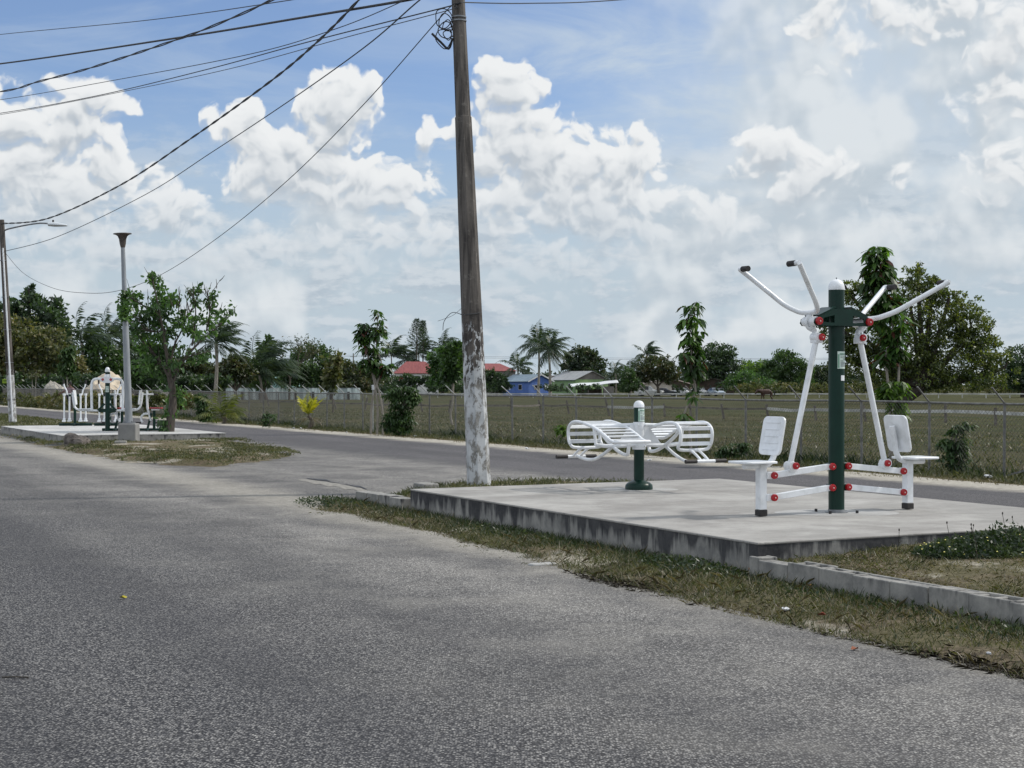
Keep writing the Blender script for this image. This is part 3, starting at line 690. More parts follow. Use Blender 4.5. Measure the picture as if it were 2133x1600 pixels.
def pull_machine():
    p = (3.40, 16.10, .30)
    t = empty('lat_pull_machine', 'tall green-posted pull-down exercise machine with two white seats and raised white handlebars', 'exercise machine', p, ROADROT)
    b = MB(); b.lathe([(.083, .035), (.083, 2.335)], n=32); post = b.build('post', M['green'], t)
    b = MB(); b.lathe([(.084, 2.335), (.086, 2.36), (.080, 2.39), (.066, 2.416), (.045, 2.436), (.02, 2.446), (.002, 2.448)], n=32); cp = b.build('post_cap', M['white'], t)
    b = MB(); b.lathe([(.006, 2.446), (.006, 2.466)], n=8); b.build('cap_knob', M['steel'], cp)
    b = MB(); b.lathe([(.12, .004), (.12, .014), (.088, .014), (.086, .038)], n=28); bp = b.build('base_ring', M['steel'], t)
    for k in range(4):
        b = MB(); a = .6 + k * math.pi / 2; b.lathe([(.016, 0), (.016, .03)], (.22 * math.cos(a), .22 * math.sin(a), .004), 6); b.build('anchor_bolt', M['cable'], bp)
    yaw = -R(14)
    stickered(post, 1.60, .115, .18, .02 + .12, .083); 
    b = MB(); n = 4; vs = []
    for k in range(n + 1):
        a = .24 + (-.2 + .4 * k / n) * 1.7
        for q in (1.385, 1.44): vs.append((math.sin(a) * .0862, -math.cos(a) * .0862, q))
    b.add(vs, [(2 * k, 2 * k + 2, 2 * k + 3, 2 * k + 1) for k in range(n)]); b.build('small_sticker', M['white'], post)
    # top cross plates (front and rear)
    outline = [(-.36, 1.955), (.36, 1.955), (.385, 1.985), (.375, 2.02), (.33, 2.045), (.13, 2.135), (-.13, 2.135), (-.33, 2.045), (-.375, 2.02), (-.385, 1.985)]
    for y in (-.115, .115):
        # plate with two long holes: build as strips round the holes
        b = MB()
        def piece(poly): b.plate([(x, z) for (x, z) in poly], .012, (0, y, 0), (1, 0, 0), (0, 0, 1))
        piece([(-.12, 1.955), (.12, 1.955), (.12, 2.13), (-.12, 2.13)])
        for s in (-1, 1):
            q = lambda L: [(s * x, z) for (x, z) in (L if s > 0 else L[::-1])]
            piece(q([(.12, 1.955), (.36, 1.955), (.385, 1.985), (.375, 2.0), (.12, 1.985)]))
            piece(q([(.12, 2.065), (.26, 2.035), (.375, 2.0), (.37, 2.025), (.33, 2.045), (.13, 2.13), (.12, 2.13)]))
            piece(q([(.27, 1.995), (.375, 2.0), (.26, 2.035)]))
        b.build('cross_plate', M['green'], t, smooth=False)
    b = MB(); b.bar((-.32, 0, 2.06), (-.10, 0, 2.15), .235, .012); b.bar((.10, 0, 2.15), (.32, 0, 2.06), .235, .012); b.build('cover_plate', M['green'], t, smooth=False)
    b = MB()
    for z in (.49, .27): b = MB(); b.box((0, -.02, z), (.26, .07, .075)); b.build('pivot_block', M['green'], t, bevel=.008)
    for s in (-1, 1):
        def X(x, y, z): return (s * x, y, z)
        arm = empty_child('seat_arm', t)
        b = MB()
        for (zi, zo) in ((.49, .413), (.27, .187)): b.bar(X(.105, -.03, zi), X(.90, -.03, zo), .05, .062)
        b.build('link_bar', M['white'], arm, smooth=False, bevel=.005)
        for (x, z) in ((.105, .49), (.105, .27), (.85, .418), (.85, .192)):
            button(arm, X(x, -.058, z), .037)
        b = MB(); b.box(X(.965, 0, .30), (.085, .085, .46)); b.box(X(.885, -.03, .418), (.09, .058, .07)); b.box(X(.885, -.03, .192), (.09, .058, .07)); b.build('seat_post', M['white'], arm, bevel=.006)
        b = MB(); b.box(X(.965, 0, .038), (.094, .094, .062)); b.build('rubber_foot', M['black'], arm, bevel=.006)
        b = MB(); b.plate(rrect(.40, .36, .05), .024, X(1.07, 0, .555), (1, 0, 0), (0, 1, 0)); b.build('seat', M['white'], t, bevel=.006)
        b = MB(); b.tube([X(1.18, 0, .515), X(.98, 0, .515), X(.90, 0, .525), X(.835, 0, .565), X(.80, 0, .64), X(.785, 0, .74), X(.745, 0, .90)], .036, 14, smooth=4, flat=.8); b.build('seat_bracket', M['white'], t)
        # backrest, tilted with its top towards the post, faces outwards
        up = Vector((-s * .20, 0, 1)).normalized()
        bk = MB(); bk.plate(rrect(.36, .40, .06), .026, X(.79 - .0 + .035, 0, .82), (0, 1, 0), up); bo = bk.build('backrest', M['white'], t, bevel=.006)
        rb = MB()
        for k in range(5): rb.plate(rrect(.24, .012, .005, 2), .006, Vector(X(.825 + .017, 0, .82)) + up * (-.14 + .07 * k), (0, 1, 0), up)
        rb.build('backrest_rib', M['white'], bo)
        # pull rod
        rod = MB(); rod.tube([X(.617, -.03, .535), X(.292, -.03, 1.80)], .030, 16); ro = rod.build('pull_rod', M['white'], t)
        for (x, z, x2) in ((.617, .51, .70), (.284, 1.835, .35)):
            b = MB(); b.lathe([(.046, -.06), (.046, .05)], X(x + .01, -.03, z), 18, 'y'); b.box(X(x, -.03, z - .03), (.09, .10, .06)); b.build('rod_joint', M['white'], ro, bevel=.005)
            button(ro, X(x - .015, -.09, z), .036)
        # rocker between pull rod, cross plate and handlebar
        b = MB(); b.tube([X(.287, 0, 1.84), X(.285, 0, 1.90), X(.33, 0, 1.95), X(.345, 0, 2.0), X(.35, 0, 2.07)], [.04, .03, .036, .048, .04], 14, smooth=4, flat=.75)
        b.tube([X(.30, 0, 1.90), X(.37, 0, 1.93), X(.40, 0, 1.99), X(.37, 0, 2.05)], .017, 10, smooth=4)
        b.lathe([(.05, -.105), (.05, .105)], X(.33, 0, 2.0), 18, 'y'); b.build('rocker', M['white'], t)
        button(t, X(.33, -.122, 2.0), .041)
        # handlebar: one bent tube, spreading along the road, grips turned inwards
        hx, hz = (.87, 2.555) if s < 0 else (1.08, 2.42)
        vx, vz = (.35, 2.085) if s < 0 else (.42, 2.035)
        b = MB(); c = []
        for k in (1, -1):
            e = [(hx, k * .50, hz), (hx, k * .49, hz - .004)]
            q = [(vx + (hx - vx) * f, k * (.05 + .44 * g), vz + (hz - vz) * f * f2) for (f, g, f2) in ((.02, .12, 1.), (.10, .32, .85), (.26, .50, .86), (.50, .67, .95), (.80, .88, .99))]
            c.append([X(*w) for w in q] + [X(hx, k * .50, hz)])
        path = c[0][::-1] + c[1]
        b.tube(path, .0265, 16, smooth=6)
        for k in (1, -1): b.tube([X(hx, k * .50, hz), X(hx + .004, k * .42, hz)], .0262, 16); b.lathe([(.0265, -.002), (.02, .012)], X(hx, k * .50, hz), 14, 'y')
        hb = b.build('handlebar', M['white'], t)
        for k in (1, -1):
            b = MB(); b.tube([X(hx + .004, k * .45, hz), X(hx + .01, k * .34, hz - .002)], .030, 16); b.build('grip', M['black'], hb)
    return t


def empty_child(name, par):
    o = bpy.data.objects.new(name, None); C.objects.link(o); o.parent = par; o.empty_display_size = .1; return o
pull_machine()
p = MB(); p.lathe([(.52, 0), (.50, .004)], n=40); o = p.build('cement_pad', M['pad']); o.location = (3.40, 16.10, .301); o.scale = (1.25, .8, 1); tag(o, 'pale cement patch round the foot of the tall pull-down machine', 'cement patch')


def bench_machine():
    p = (1.623, 19.64, .30)
    t = empty('sit_up_bench', 'low green-posted exercise machine with curved white slatted back-stretch benches', 'exercise machine', p, ROADROT)
    b = MB(); b.lathe([(.066, .10), (.066, 1.05)], n=28); post = b.build('post', M['green'], t)
    b = MB(); b.lathe([(.176, .0), (.177, .03), (.172, .062), (.14, .092), (.09, .112), (.068, .125)], n=32); b.build('base_shroud', M['green'], t)
    b = MB(); b.lathe([(.069, 1.05), (.070, 1.075), (.062, 1.105), (.042, 1.128), (.015, 1.138), (.001, 1.139)], n=28); b.build('post_cap', M['white'], t)
    stickered(post, .955, .105, .165, .10, .066)
    b = MB(); b.lathe([(.073, .545), (.073, .865)], n=28); b.lathe([(.086, .515), (.086, .60), (.074, .615)], n=28); sl_ = b.build('sleeve', M['white'], t)
    for (a, z) in ((-.9, .56), (.4, .56), (1.6, .56), (2.8, .56), (-.7, .83), (.7, .83)):
        b = MB(); d = Vector((math.sin(a), -math.cos(a), 0)); b.tube([d * .07 + Vector((0, 0, z)), d * .105 + Vector((0, 0, z))], .014, 10); b.build('bolt', M['white'], sl_)
    for s in (-1, 1):
        def X(x, y, z): return (s * x, s * -y, z)      # second bench is the first turned half round the post
        prof = [(-.50, .635), (-.44, .632), (-.34, .655), (-.20, .715), (0, .785), (.22, .835), (.42, .862), (.58, .858), (.68, .81), (.715, .74), (.71, .66), (.69, .60), (.655, .565)]
        w = .235; cx = .40
        bench = empty_child('bench', t)
        b = MB(); b.tube([X(cx - w, y, z) for (y, z) in prof], .021, 12, smooth=5); b.tube([X(cx + w, y, z) for (y, z) in prof], .021, 12, smooth=5)
        b.tube([X(cx - w, -.50, .635), X(cx - w + .03, -.535, .636), X(cx, -.54, .636), X(cx + w - .03, -.535, .636), X(cx + w, -.50, .635)], .021, 12, smooth=5)
        b.tube([X(cx - w, .655, .565), X(cx - w + .04, .64, .53), X(cx, .635, .52), X(cx + w - .04, .64, .53), X(cx + w, .655, .565)], .021, 12, smooth=5)
        b.build('side_frame', M['white'], bench)
        # slats
        import bisect
        Ls = [0]
        for i in range(1, len(prof)): Ls.append(Ls[-1] + math.hypot(prof[i][0] - prof[i - 1][0], prof[i][1] - prof[i - 1][1]))
        for k in range(15):
            d = .05 + (Ls[-1] - .1) * k / 14; i = min(max(bisect.bisect(Ls, d) - 1, 0), len(prof) - 2); f = (d - Ls[i]) / (Ls[i + 1] - Ls[i])
            y = prof[i][0] + f * (prof[i + 1][0] - prof[i][0]); z = prof[i][1] + f * (prof[i + 1][1] - prof[i][1])
            ty, tz = prof[i + 1][0] - prof[i][0], prof[i + 1][1] - prof[i][1]; n_ = math.hypot(ty, tz)
            b = MB(); b.bar(X(cx - w, y, z + .004), X(cx + w, y, z + .004), .048, .012, up=(0, -s * -tz / n_ * -1, ty / n_)); b.build('slat', M['white'], bench, smooth=False)
        # supports to the sleeve
        b = MB()
        b.tube([X(.06, .05, .83), X(.17, .06, .825), X(cx + w, .12, .815)], .023, 12, smooth=3)
        b.tube([X(.06, -.02, .575), X(cx - .02, .0, .56), X(cx + w, .0, .58)], .026, 12, smooth=3)
        b.tube([X(cx + w, -.0, .58), X(cx + w, .05, .80)], .02, 10)
        b.plate([(0.05, .575), (.34, .575), (.12, .83), (.05, .83)][::1], .008, (0, 0, 0), (s, 0, 0), (0, 0, 1)); b.build('support_tube', M['white'], bench, ang=30)
        # foot hook under the low end: one long bent tube
        b = MB(); b.tube([X(cx - .06, .46, .80), X(cx - .04, .28, .68), X(cx - .02, .02, .56), X(cx, -.22, .485), X(cx + .02, -.40, .47), X(cx + .05, -.475, .52), X(cx + .05, -.50, .61)], .023, 12, smooth=5)
        b.tube([X(cx + .0, .0, .55), X(cx + .02, .20, .445), X(cx + .02, .44, .375), X(cx + .02, .70, .375), X(cx + .02, .86, .405)], .021, 12, smooth=5); b.build('foot_hook', M['white'], bench)
        # foot bar on two curved struts below the hump
        b = MB()
        for dx in (-.055, .055): b.tube([X(cx + dx, .64, .525), X(cx + dx, .72, .50), X(cx + dx, .82, .45), X(cx + dx, .90, .40)], .017, 10, smooth=4)
        b.tube([X(cx - .15, .92, .395), X(cx + .15, .92, .395)], .0215, 12); fb = b.build('foot_bar', M['white'], bench)
        for k in (-1, 1):
            b = MB(); b.tube([X(cx + k * .135, .92, .395), X(cx + k * .30, .92, .395)], .0245, 12); b.build('grip', M['black'], fb)
    return t
bench_machine()
p = MB(); p.lathe([(.42, 0), (.41, .003)], n=36); o = p.build('cement_pad', M['pad']); o.location = (1.623, 19.64, .3012); o.scale = (1.2, .85, 1); tag(o, 'pale cement patch round the foot of the slatted bench machine', 'cement patch')


# ---- the distant machines on the far platform (local x to the right of the picture, y away)
def far_press():
    p = ((224 - 1066.5) * 44.7 / F, 44.7, .28)
    t = empty('seated_press_machine', 'double seated press machine with inverted white U frame and green post on far platform', 'exercise machine', p, R(4))
    b = MB(); b.lathe([(.07, 0), (.07, 1.72)], n=20); post = b.build('post', M['green'], t)
    b = MB(); b.lathe([(.072, 1.72), (.075, 1.76), (.06, 1.82), (.03, 1.855), (.001, 1.86)], n=20); b.build('post_cap', M['white'], t)
    b = MB(); b.lathe([(.09, 1.56), (.09, 1.63), (.075, 1.65)], n=20); b.plate([(-.10, 1.58), (-.19, 1.53), (-.19, 1.46), (-.08, 1.40), (.08, 1.40), (.19, 1.46), (.19, 1.53), (.10, 1.58)], .10, (0, -.06, 0), (1, 0, 0), (0, 0, 1)); hd = b.build('pivot_head', M['white'], t)
    for s in (-1, 1): button(hd, (s * .115, -.11, 1.50), .036)
    stickered(post, 1.22, .10, .17, 0, .07)
    for s in (-1, 1):
        b = MB(); b.tube([(s * .12, -.04, 1.52), (s * .30, -.04, 1.52), (s * .40, -.04, 1.48), (s * .44, -.04, 1.38), (s * .45, -.04, 1.1), (s * .44, -.04, .62)], .038, 12, smooth=4); b.box((s * .47, -.04, .64), (.12, .08, .06)); b.build('swing_arm', M['white'], t)
        b = MB(); b.tube([(s * .08, 0, .60), (s * .55, 0, .60), (s * .78, 0, .61), (s * .90, 0, .66), (s * .955, 0, .76), (s * .99, 0, .95), (s * 1.0, 0, 1.13)], .035, 12, smooth=4, flat=.8); sf = b.build('seat_tube', M['white'], t)
        b = MB(); b.plate(rrect(.34, .36, .05), .024, (s * .66, 0, .645), (1, 0, 0), (0, 1, 0)); b.build('seat', M['white'], t)
        b = MB(); b.plate(rrect(.34, .42, .05), .024, (s * .93, 0, .98), (0, 1, 0), (s * .1, 0, 1)); b.build('backrest', M['white'], t)
        b = MB(); b.box((s * .14, 0, .60), (.20, .10, .10)); b.bar((s * .07, -.07, .80), (s * .26, -.07, .60), .02, .06); b.build('arm_socket', M['green'], t, smooth=False)
    return t
far_press()


def air_walker(px, py, label, mirror=False):
    D = 50.3; p = ((px - 1066.5) * D / F, D, .28)
    t = empty('air_walker', label, 'exercise machine', p, R(8), group='air walkers on the far platform')
    b = MB(); b.tube([(0, 0, .05), (.0, 0, .5), (0, 0, 1.0)], .045, 14); b.box((0, 0, 1.0), (.40, .10, .07)); b.build('post', M['green'], t)
    b = MB(); b.tube([(-.5, 0, .05), (.55, 0, .05)], .045, 12); b.tube([(0, -.32, .05), (0, .32, .05)], .04, 12); b.build('base_frame', M['green'], t)
    b = MB(); b.lathe([(.035, .60), (.035, .82)], (0, -.05, 0), 12); b.build('damper', M['white'], t)
    for (x, y) in ((-.33, -.06), (-.19, .12), (.19, -.06), (.33, .12)):
        b = MB(); b.tube([(x, y, 1.03), (x, y, .20)], .028, 12); b.lathe([(.045, .99), (.045, 1.06)], (x, y, 0), 12); lg = b.build('swing_leg', M['white'], t)
        b = MB(); b.box((x, y - .02, .16), (.10, .30, .05)); b.box((x, y, .215), (.08, .10, .06)); b.build('footplate', M['white'], lg, bevel=.01)
    for s in (-1, 1):
        b = MB(); b.tube([(s * .24, -.04, 1.02), (s * .26, -.04, 1.16), (s * .32, -.04, 1.27), (s * .35, -.04, 1.40)], .024, 12, smooth=4); hb = b.build('handle', M['white'], t)
        b = MB(); b.tube([(s * .35, -.04, 1.37), (s * .355, -.04, 1.50)], .028, 12); b.build('grip', M['black'], hb)
    return t
air_walker(156, 890, 'left white-legged air walker beside the backrest on the far platform')
air_walker(229, 890, 'right air walker half hidden behind the green post on the far platform')


def rider(px, label):
    D = 44.9; p = ((px - 1066.5) * D / F, D, .28)
    t = empty('exercise_rider', label, 'exercise machine', p, R(-2), group='red-seated riders on the far platform')
    b = MB(); b.tube([(-.38, 0, .04), (.42, 0, .04)], .04, 12); b.tube([(0.05, -.28, .04), (0.05, .28, .04)], .035, 12); b.build('base_frame', M['green'], t)
    b = MB(); b.bar((.0, 0, .04), (.12, 0, .52), .05, .06); b.tube([(.20, 0, .04), (.20, 0, .60)], .042, 12); b.build('post', M['green'], t)
    b = MB(); b.tube([(.10, 0, .30), (.04, 0, .55), (.0, 0, .72), (-.01, 0, 1.15)], .034, 14, smooth=4); b.lathe([(.034, 1.14), (.028, 1.175), (.01, 1.19)], (-.01, 0, 0), 12); st = b.build('steering_column', M['white'], t)
    b = MB(); b.tube([(-.24, 0, 1.07), (.19, 0, 1.07)], .022, 12); hb = b.build('handlebar', M['white'], t)
    for s in (-1, 1):
        b = MB(); b.tube([((-.24 if s < 0 else .19), 0, 1.07), ((-.35 if s < 0 else .31), 0, 1.07)], .025, 12); b.build('grip', M['black'], hb)
    b = MB(); b.plate(rrect(.36, .26, .06), .03, (.26, 0, .67), (1, 0, 0), (0, 1, 0)); b.build('seat', M['red'], t)
    b = MB(); b.box((.24, 0, .625), (.22, .14, .05)); b.build('seat_base', M['white'], t, bevel=.01)
    b = MB(); b.tube([(.06, -.05, .50), (-.06, -.05, .50), (-.15, -.05, .44), (-.17, -.05, .34), (-.13, -.05, .25)], .03, 12, smooth=4); b.build('pedal_arm', M['white'], t)
    b = MB(); b.tube([(-.38, -.05, .24), (-.17, -.05, .24)], .026, 12); b.tube([(.26, -.05, .24), (.46, -.05, .24)], .026, 12); b.build('pedal', M['black'], t)
    return t
rider(240, 'left red-seated rider machine beside the lamp pole footing')
rider(307, 'right red-seated rider machine between lamp pole and young tree')

# ================================================================== poles, lamps, cables
def utility_pole():
    base = Vector((-.50, 23.4, .06)); top = Vector(PT(951, -80, 23.9)); t = empty('utility_pole', 'tall leaning concrete utility pole with flaking whitewashed foot beside the near platform', 'utility pole', base)
    n = 8; L = (top - base)
    b = MB(); pts = [L * f for f in (0, .02, .25, .5, .70, .701, .86, 1.0)]; rr = [.185, .182, .165, .146, .128, .118, .108, .098]
    b.tube(pts, rr, n); b.build('shaft', M['pole'], t, smooth=False)
    b = MB()
    for z in (.885, .892): b.tube([L * z + Vector((0, 0, -.01)), L * z + Vector((0, 0, .012))], .116, 16)
    b.build('steel_band', M['steel'], t)
    b = MB(); c = L * .888
    r = random.Random(5)
    for k in range(6):
        a = r.uniform(-.2, .5); s = r.uniform(.10, .26); pts = []
        for i in range(9):
            th = i / 8 * 2 * math.pi * r.uniform(.9, 1); pts.append(c + Vector((-.12 - s * .5 + s * .6 * math.cos(th), -.06 + .08 * math.sin(th * 2 + k), -.10 * k * .6 + s * .7 * math.sin(th))))
        b.tube(pts, .008, 6, smooth=3)
    b.tube([c + Vector((-.42, 0, -.22)), c + Vector((-.28, -.02, -.36)), c + Vector((-.16, -.02, -.46)), c + Vector((-.10, -.05, -.30))], .018, 8, smooth=4)
    b.build('cable_loops', M['cable'], t)
    b = MB(); q = L * .325 
    b.tube([q + Vector((-.17, -.05, 0)), q + Vector((-.02, -.165, .0)), q + Vector((.15, -.09, .03))], .005, 6, smooth=4)
    b.tube([q + Vector((-.15, -.06, -.0)), q + Vector((-.30, -.05, .03)), q + Vector((-.42, -.04, -.10)), q + Vector((-.44, -.03, -.24))], .005, 6, smooth=4)
    b.tube([q + Vector((-.15, -.06, .10)), q + Vector((-.30, -.05, -.02)), q + Vector((-.52, -.05, -.10))], .003, 6, smooth=4)
    b.build('loose_wire', M['cable_grey'], t)
    return top, base
POLE_TOP, POLE_BASE = utility_pole()


def far_pole():
    D = 61.5; base = Vector(((27 - 1066.5) * D / F, D, .06)); top = Vector(PT(3, 458, D)); L = top - base
    t = empty('utility_pole', 'slim leaning utility pole with street lamp and white conduit at the left edge', 'utility pole', base)
    b = MB(); b.tube([L * 0, L * .5, L], [.165, .14, .11], 8); b.build('shaft', M['pole2'], t, smooth=False)
    b = MB(); off = Vector((.05, -.17, 0)); b.tube([off + L * 0, off * .9 + L * .45, off * .78 + L * .86], .035, 10)
    b.build('conduit', M['white'], t)
    b = MB()
    for f in (.12, .3, .46, .62, .8): b.tube([L * f + Vector((-.01, -.02, -.01)), L * f + Vector((-.01, -.02, .012))], .185 - .05 * f, 12)
    b.build('strap', M['steel'], t)
    def q(px, py): return Vector(PT(px, py, D)) - base
    b = MB(); b.tube([q(6, 500), q(7, 486), q(12, 479), q(30, 474), q(60, 468), q(84, 465), q(102, 466)], .032, 10, smooth=4); a = b.build('lamp_arm', M['steel'], t)
    b = MB(); c = q(120, 468)
    sec = []
    for (x, w, h) in ((-.38, .06, .05), (-.36, .14, .10), (-.1, .17, .12), (.2, .16, .08), (.36, .11, .05), (.39, .03, .02)): sec.append((x, w, h))
    vs = []; 
    for (x, w, h) in sec:
        for k in range(12):
            an = 2 * math.pi * k / 12; vs.append(c + Vector((x, w * math.cos(an), h * math.sin(an) * (1 if math.sin(an) > 0 else .6) - .05 * (x + .38))))
    b.add(vs, [(i * 12 + k, i * 12 + (k + 1) % 12, (i + 1) * 12 + (k + 1) % 12, (i + 1) * 12 + k) for i in range(5) for k in range(12)] + [tuple(range(11, -1, -1)), tuple(range(60, 72))])
    lh = b.build('lamp_head', mat('lamp_housing', srgb(190, 196, 200), rough=.4), t)
    b = MB(); b.lathe([(.035, .08), (.04, .16), (.03, .19)], c + Vector((-.18, 0, 0)), 10); b.build('photocell', M['black'], lh)
    return t
far_pole()
LP_TOP = PT(3, 466, 61.5)


def yellow_sign():
    c = Vector(PT(12, 794, 62.0)); b = MB(); b.box((0, 0, 0), (.26, .02, .17))
    o = b.build('small_sign', mat('yellow_green_sign', (.28, .42, .02), rough=.5), smooth=False); o.location = c; tag(o, 'small yellow-green sign fixed beside the left utility pole', 'sign')
    b = MB(); b.box((-.0, -.014, .03), (.2, .006, .022)); b.box((.01, -.014, -.03), (.18, .006, .022)); b.build('lettering_strip', M['green'], o, smooth=False)
yellow_sign()


def lamp_post():
    D = 41.0; base = Vector(((268.5 - 1066.5) * D / F, D, .10)); s = D / F
    t = empty('park_lamp', 'grey lamp post with flared disc top standing on a square concrete footing', 'lamp post', base)
    b = MB(); b.box((0, 0, .24), (.48, .48, .52), taper=.98); b.build('footing', M['footing'], t, bevel=.03, smooth=False)
    top = Vector(PT(255, 486, D)) - base; z0 = .50
    f = lambda k: Vector((0, 0, z0)) + (top - Vector((0, 0, z0))) * k
    b = MB(); b.tube([f(0), f(.04), f(.5), f(.505), f(.96)], [.115, .098, .082, .075, .052], 20); b.build('pole', M['lampgrey'], t)
    b = MB(); b.tube([f(.925), f(.945), f(.968), f(.984), f(.992), f(.996), f(.999)], [.058, .082, .095, .125, .175, .245, .24], 28); b.build('flared_head', M['lamphead'], t)
    b = MB(); b.box((0, 0, .512), (.30, .30, .02))
    for k in range(4): b.lathe([(.02, .52), (.02, .57)], ((-1) ** k * .11, (-1) ** (k // 2) * .11, 0), 6)
    b.build('base_plate', M['steel'], t, smooth=False)
lamp_post()


def cable(label, pts, r, m_, twist=0.0, ends=(None, None)):
    """pts: (px, py, distance) along the cable; the cable is a real tube hanging in space"""
    P3 = [Vector(PT(*q)) for q in pts]
    if ends[0] is not None: P3[0] = Vector(ends[0])
    if ends[1] is not None: P3[-1] = Vector(ends[1])
    b = MB()
    if twist:
        dense = MB(); Q = []
        n = 24
        for i in range(len(P3) - 1):
            p0 = P3[max(i - 1, 0)]; p1 = P3[i]; p2 = P3[i + 1]; p3 = P3[min(i + 2, len(P3) - 1)]
            for k in range(n):
                t = k / n; Q.append(.5 * ((2 * p1) + (p2 - p0) * t + (2 * p0 - 5 * p1 + 4 * p2 - p3) * t * t + (3 * p1 - p0 - 3 * p2 + p3) * t ** 3))
        Q.append(P3[-1]); 
        for ph in (0, math.pi):
            d = 0; R_ = []
            for i, q in enumerate(Q):
                if i: d += (q - Q[i - 1]).length
                R_.append(q + Vector((math.cos(d * twist + ph) * .3, 0, math.sin(d * twist + ph))) * r * 1.0)
            b.tube(R_, r * .8, 6)
    else: b.tube(P3, r, 6, smooth=10)
    tag(b.build('overhead_cable', m_), label, 'cable', 'overhead cables')
pt = POLE_TOP; pl = lambda f: POLE_BASE + (POLE_TOP - POLE_BASE) * f
cable('thin black cable crossing the top left corner above all others', [(-260, 103, 58), (0, 72, 50), (300, 43, 39), (600, 1, 30), (955, -60, 23.9)], .010, M['cable'])
cable('thick black cable running nearly straight from left edge to pole top', [(-260, 160, 56), (0, 133, 48), (370, 79, 37), (640, 35, 30), (850, 0, 25.5), (952, -22, 23.7)], .024, M['cable'])
cable('loosely twisted black cable pair climbing steeply past the thick cable', [(-200, 212, 50), (0, 191, 44), (80, 170, 41), (190, 141, 37.5), (370, 82, 32), (480, 39, 29.5), (570, -2, 27.5), (760, -95, 24.2)], .017, M['cable'], 2.0)
cable('thin cable of the middle bundle, uppermost at the left edge', [(-240, 238, 58), (0, 208, 50), (250, 165, 41), (520, 113, 33), (700, 60, 28.5), (845, 0, 25.5), (950, -50, 23.7)], .009, M['cable'])
cable('thin cable of the middle bundle, ending in the loops at the pole', [(-240, 268, 58), (0, 236, 50), (200, 200, 42), (430, 145, 35), (640, 88, 29.5), (925, 16, 24.2), (950, 8, 23.6)], .011, M['cable'])
cable('thin grey cable lowest of the middle bundle meeting the pole loops', [(-240, 272, 58), (0, 239, 50), (250, 192, 41), (480, 143, 34), (720, 78, 28), (925, 24, 24.2), (950, 14, 23.6)], .008, M['cable_grey'])
cable('twisted cable sagging down to the top of the left lamp pole', [(6, 468, 61.5), (100, 455, 56), (250, 386, 49), (400, 287, 42.5), (560, 172, 35.5), (660, 88, 31), (750, -3, 27), (840, -105, 24.3)], .019, M['cable'], 3.0, (LP_TOP, None))
cable('single black cable sagging to the left pole below its lamp', [(8, 524, 61.5), (120, 493, 56), (300, 407, 48), (440, 318, 41), (600, 212, 34), (760, 98, 28), (872, 2, 24.6), (948, -55, 23.6)], .012, M['cable'])
cable('slack thin cable drooping behind the lamp post to the left pole', [(12, 528, 61.5), (50, 570, 58), (110, 600, 54.5), (170, 610, 51), (240, 607, 47.5), (330, 575, 43), (450, 498, 37.5), (600, 375, 32), (760, 215, 28), (925, 28, 24), (948, 14, 23.6)], .008, M['cable'])
cable('thin cable leaving the pole top towards the right', [(960, 5, 23.6), (1100, 7, 24.5), (1300, -1, 26), (1700, -40, 30)], .009, M['cable_grey'])

# ================================================================== fences
def chain_fence():
    V0 = 20.2; u0, u1 = 15.0, 150.0; step = 1.93; h = 1.32
    org = Vector(UV(u0, V0, -.02)); t = empty('chain_link_fence', 'long grey chain-link fence with slanted post tops along the far roadside', 'fence', org)
    def L(u, dv=0.0, z=0.0):
        wob = .05 * math.sin(u * .35); return Vector(UV(u, V0 + wob + dv, z - .02)) - org
    n = int((u1 - u0) / step); r = random.Random(3)
    for i in range(n):
        u = 16.55 + i * step
        if u > u1: break
        jx = r.uniform(-.02, .02); b = MB(); k = 8 if u < 60 else 6
        b.tube([L(u, 0, -.1), L(u + jx, 0, h + .02)], .026, k); b.build('post', M['fence'], t)
        b = MB(); e = L(u + jx - .02, -.34 + r.uniform(-.02, .02), h + .30 + r.uniform(-.02, .02)); s0 = L(u + jx, 0, h)
        b.tube([s0, e], .016, k); b.build('post_arm', M['fence_pale'] if u > 33 else M['fence'], t)
    b = MB(); pts = [L(16 + i * 1.93 - .6, 0, h + .012 * math.sin(i * 1.7)) for i in range(int((u1 - 16) / 1.93))]
    b.tube(pts, .021, 8); b.build('top_rail', M['fence'], t)
    b = MB(); b.bar(L(20.4 - .1, 0, .05), L(17.6, 0, .75), .035, .035); b.build('brace', M['fence'], t, smooth=False)
    # woven wire: two families of real diagonal wires
    sp = .088; vs = []; fs = []; w = .0030
    for fam in (1, -1):
        a = u0 + (0 if fam > 0 else h)
        for i in range(int((u1 - u0 - h) / sp)):
            ua = a + i * sp; p = L(ua, .03, .03); q = L(ua + fam * (h - .03), .03, h)
            dd = Vector((DX, DY, 0)); k = len(vs)
            ww = w * (1 if ua < 60 else 1.6)
            vs += [p + dd * -ww, p + dd * ww, q + dd * ww, q + dd * -ww, p + Vector((NX, NY, 0)) * ww * 1.7, q + Vector((NX, NY, 0)) * ww * 1.7]
            fs += [(k, k + 1, k + 2, k + 3), (k + 1, k + 4, k + 5, k + 2), (k + 4, k, k + 3, k + 5)]
    b = MB(); b.v = [tuple(p) for p in vs]; b.f = fs; b.build('wire_mesh', M['wirem'], t, smooth=False)
chain_fence()


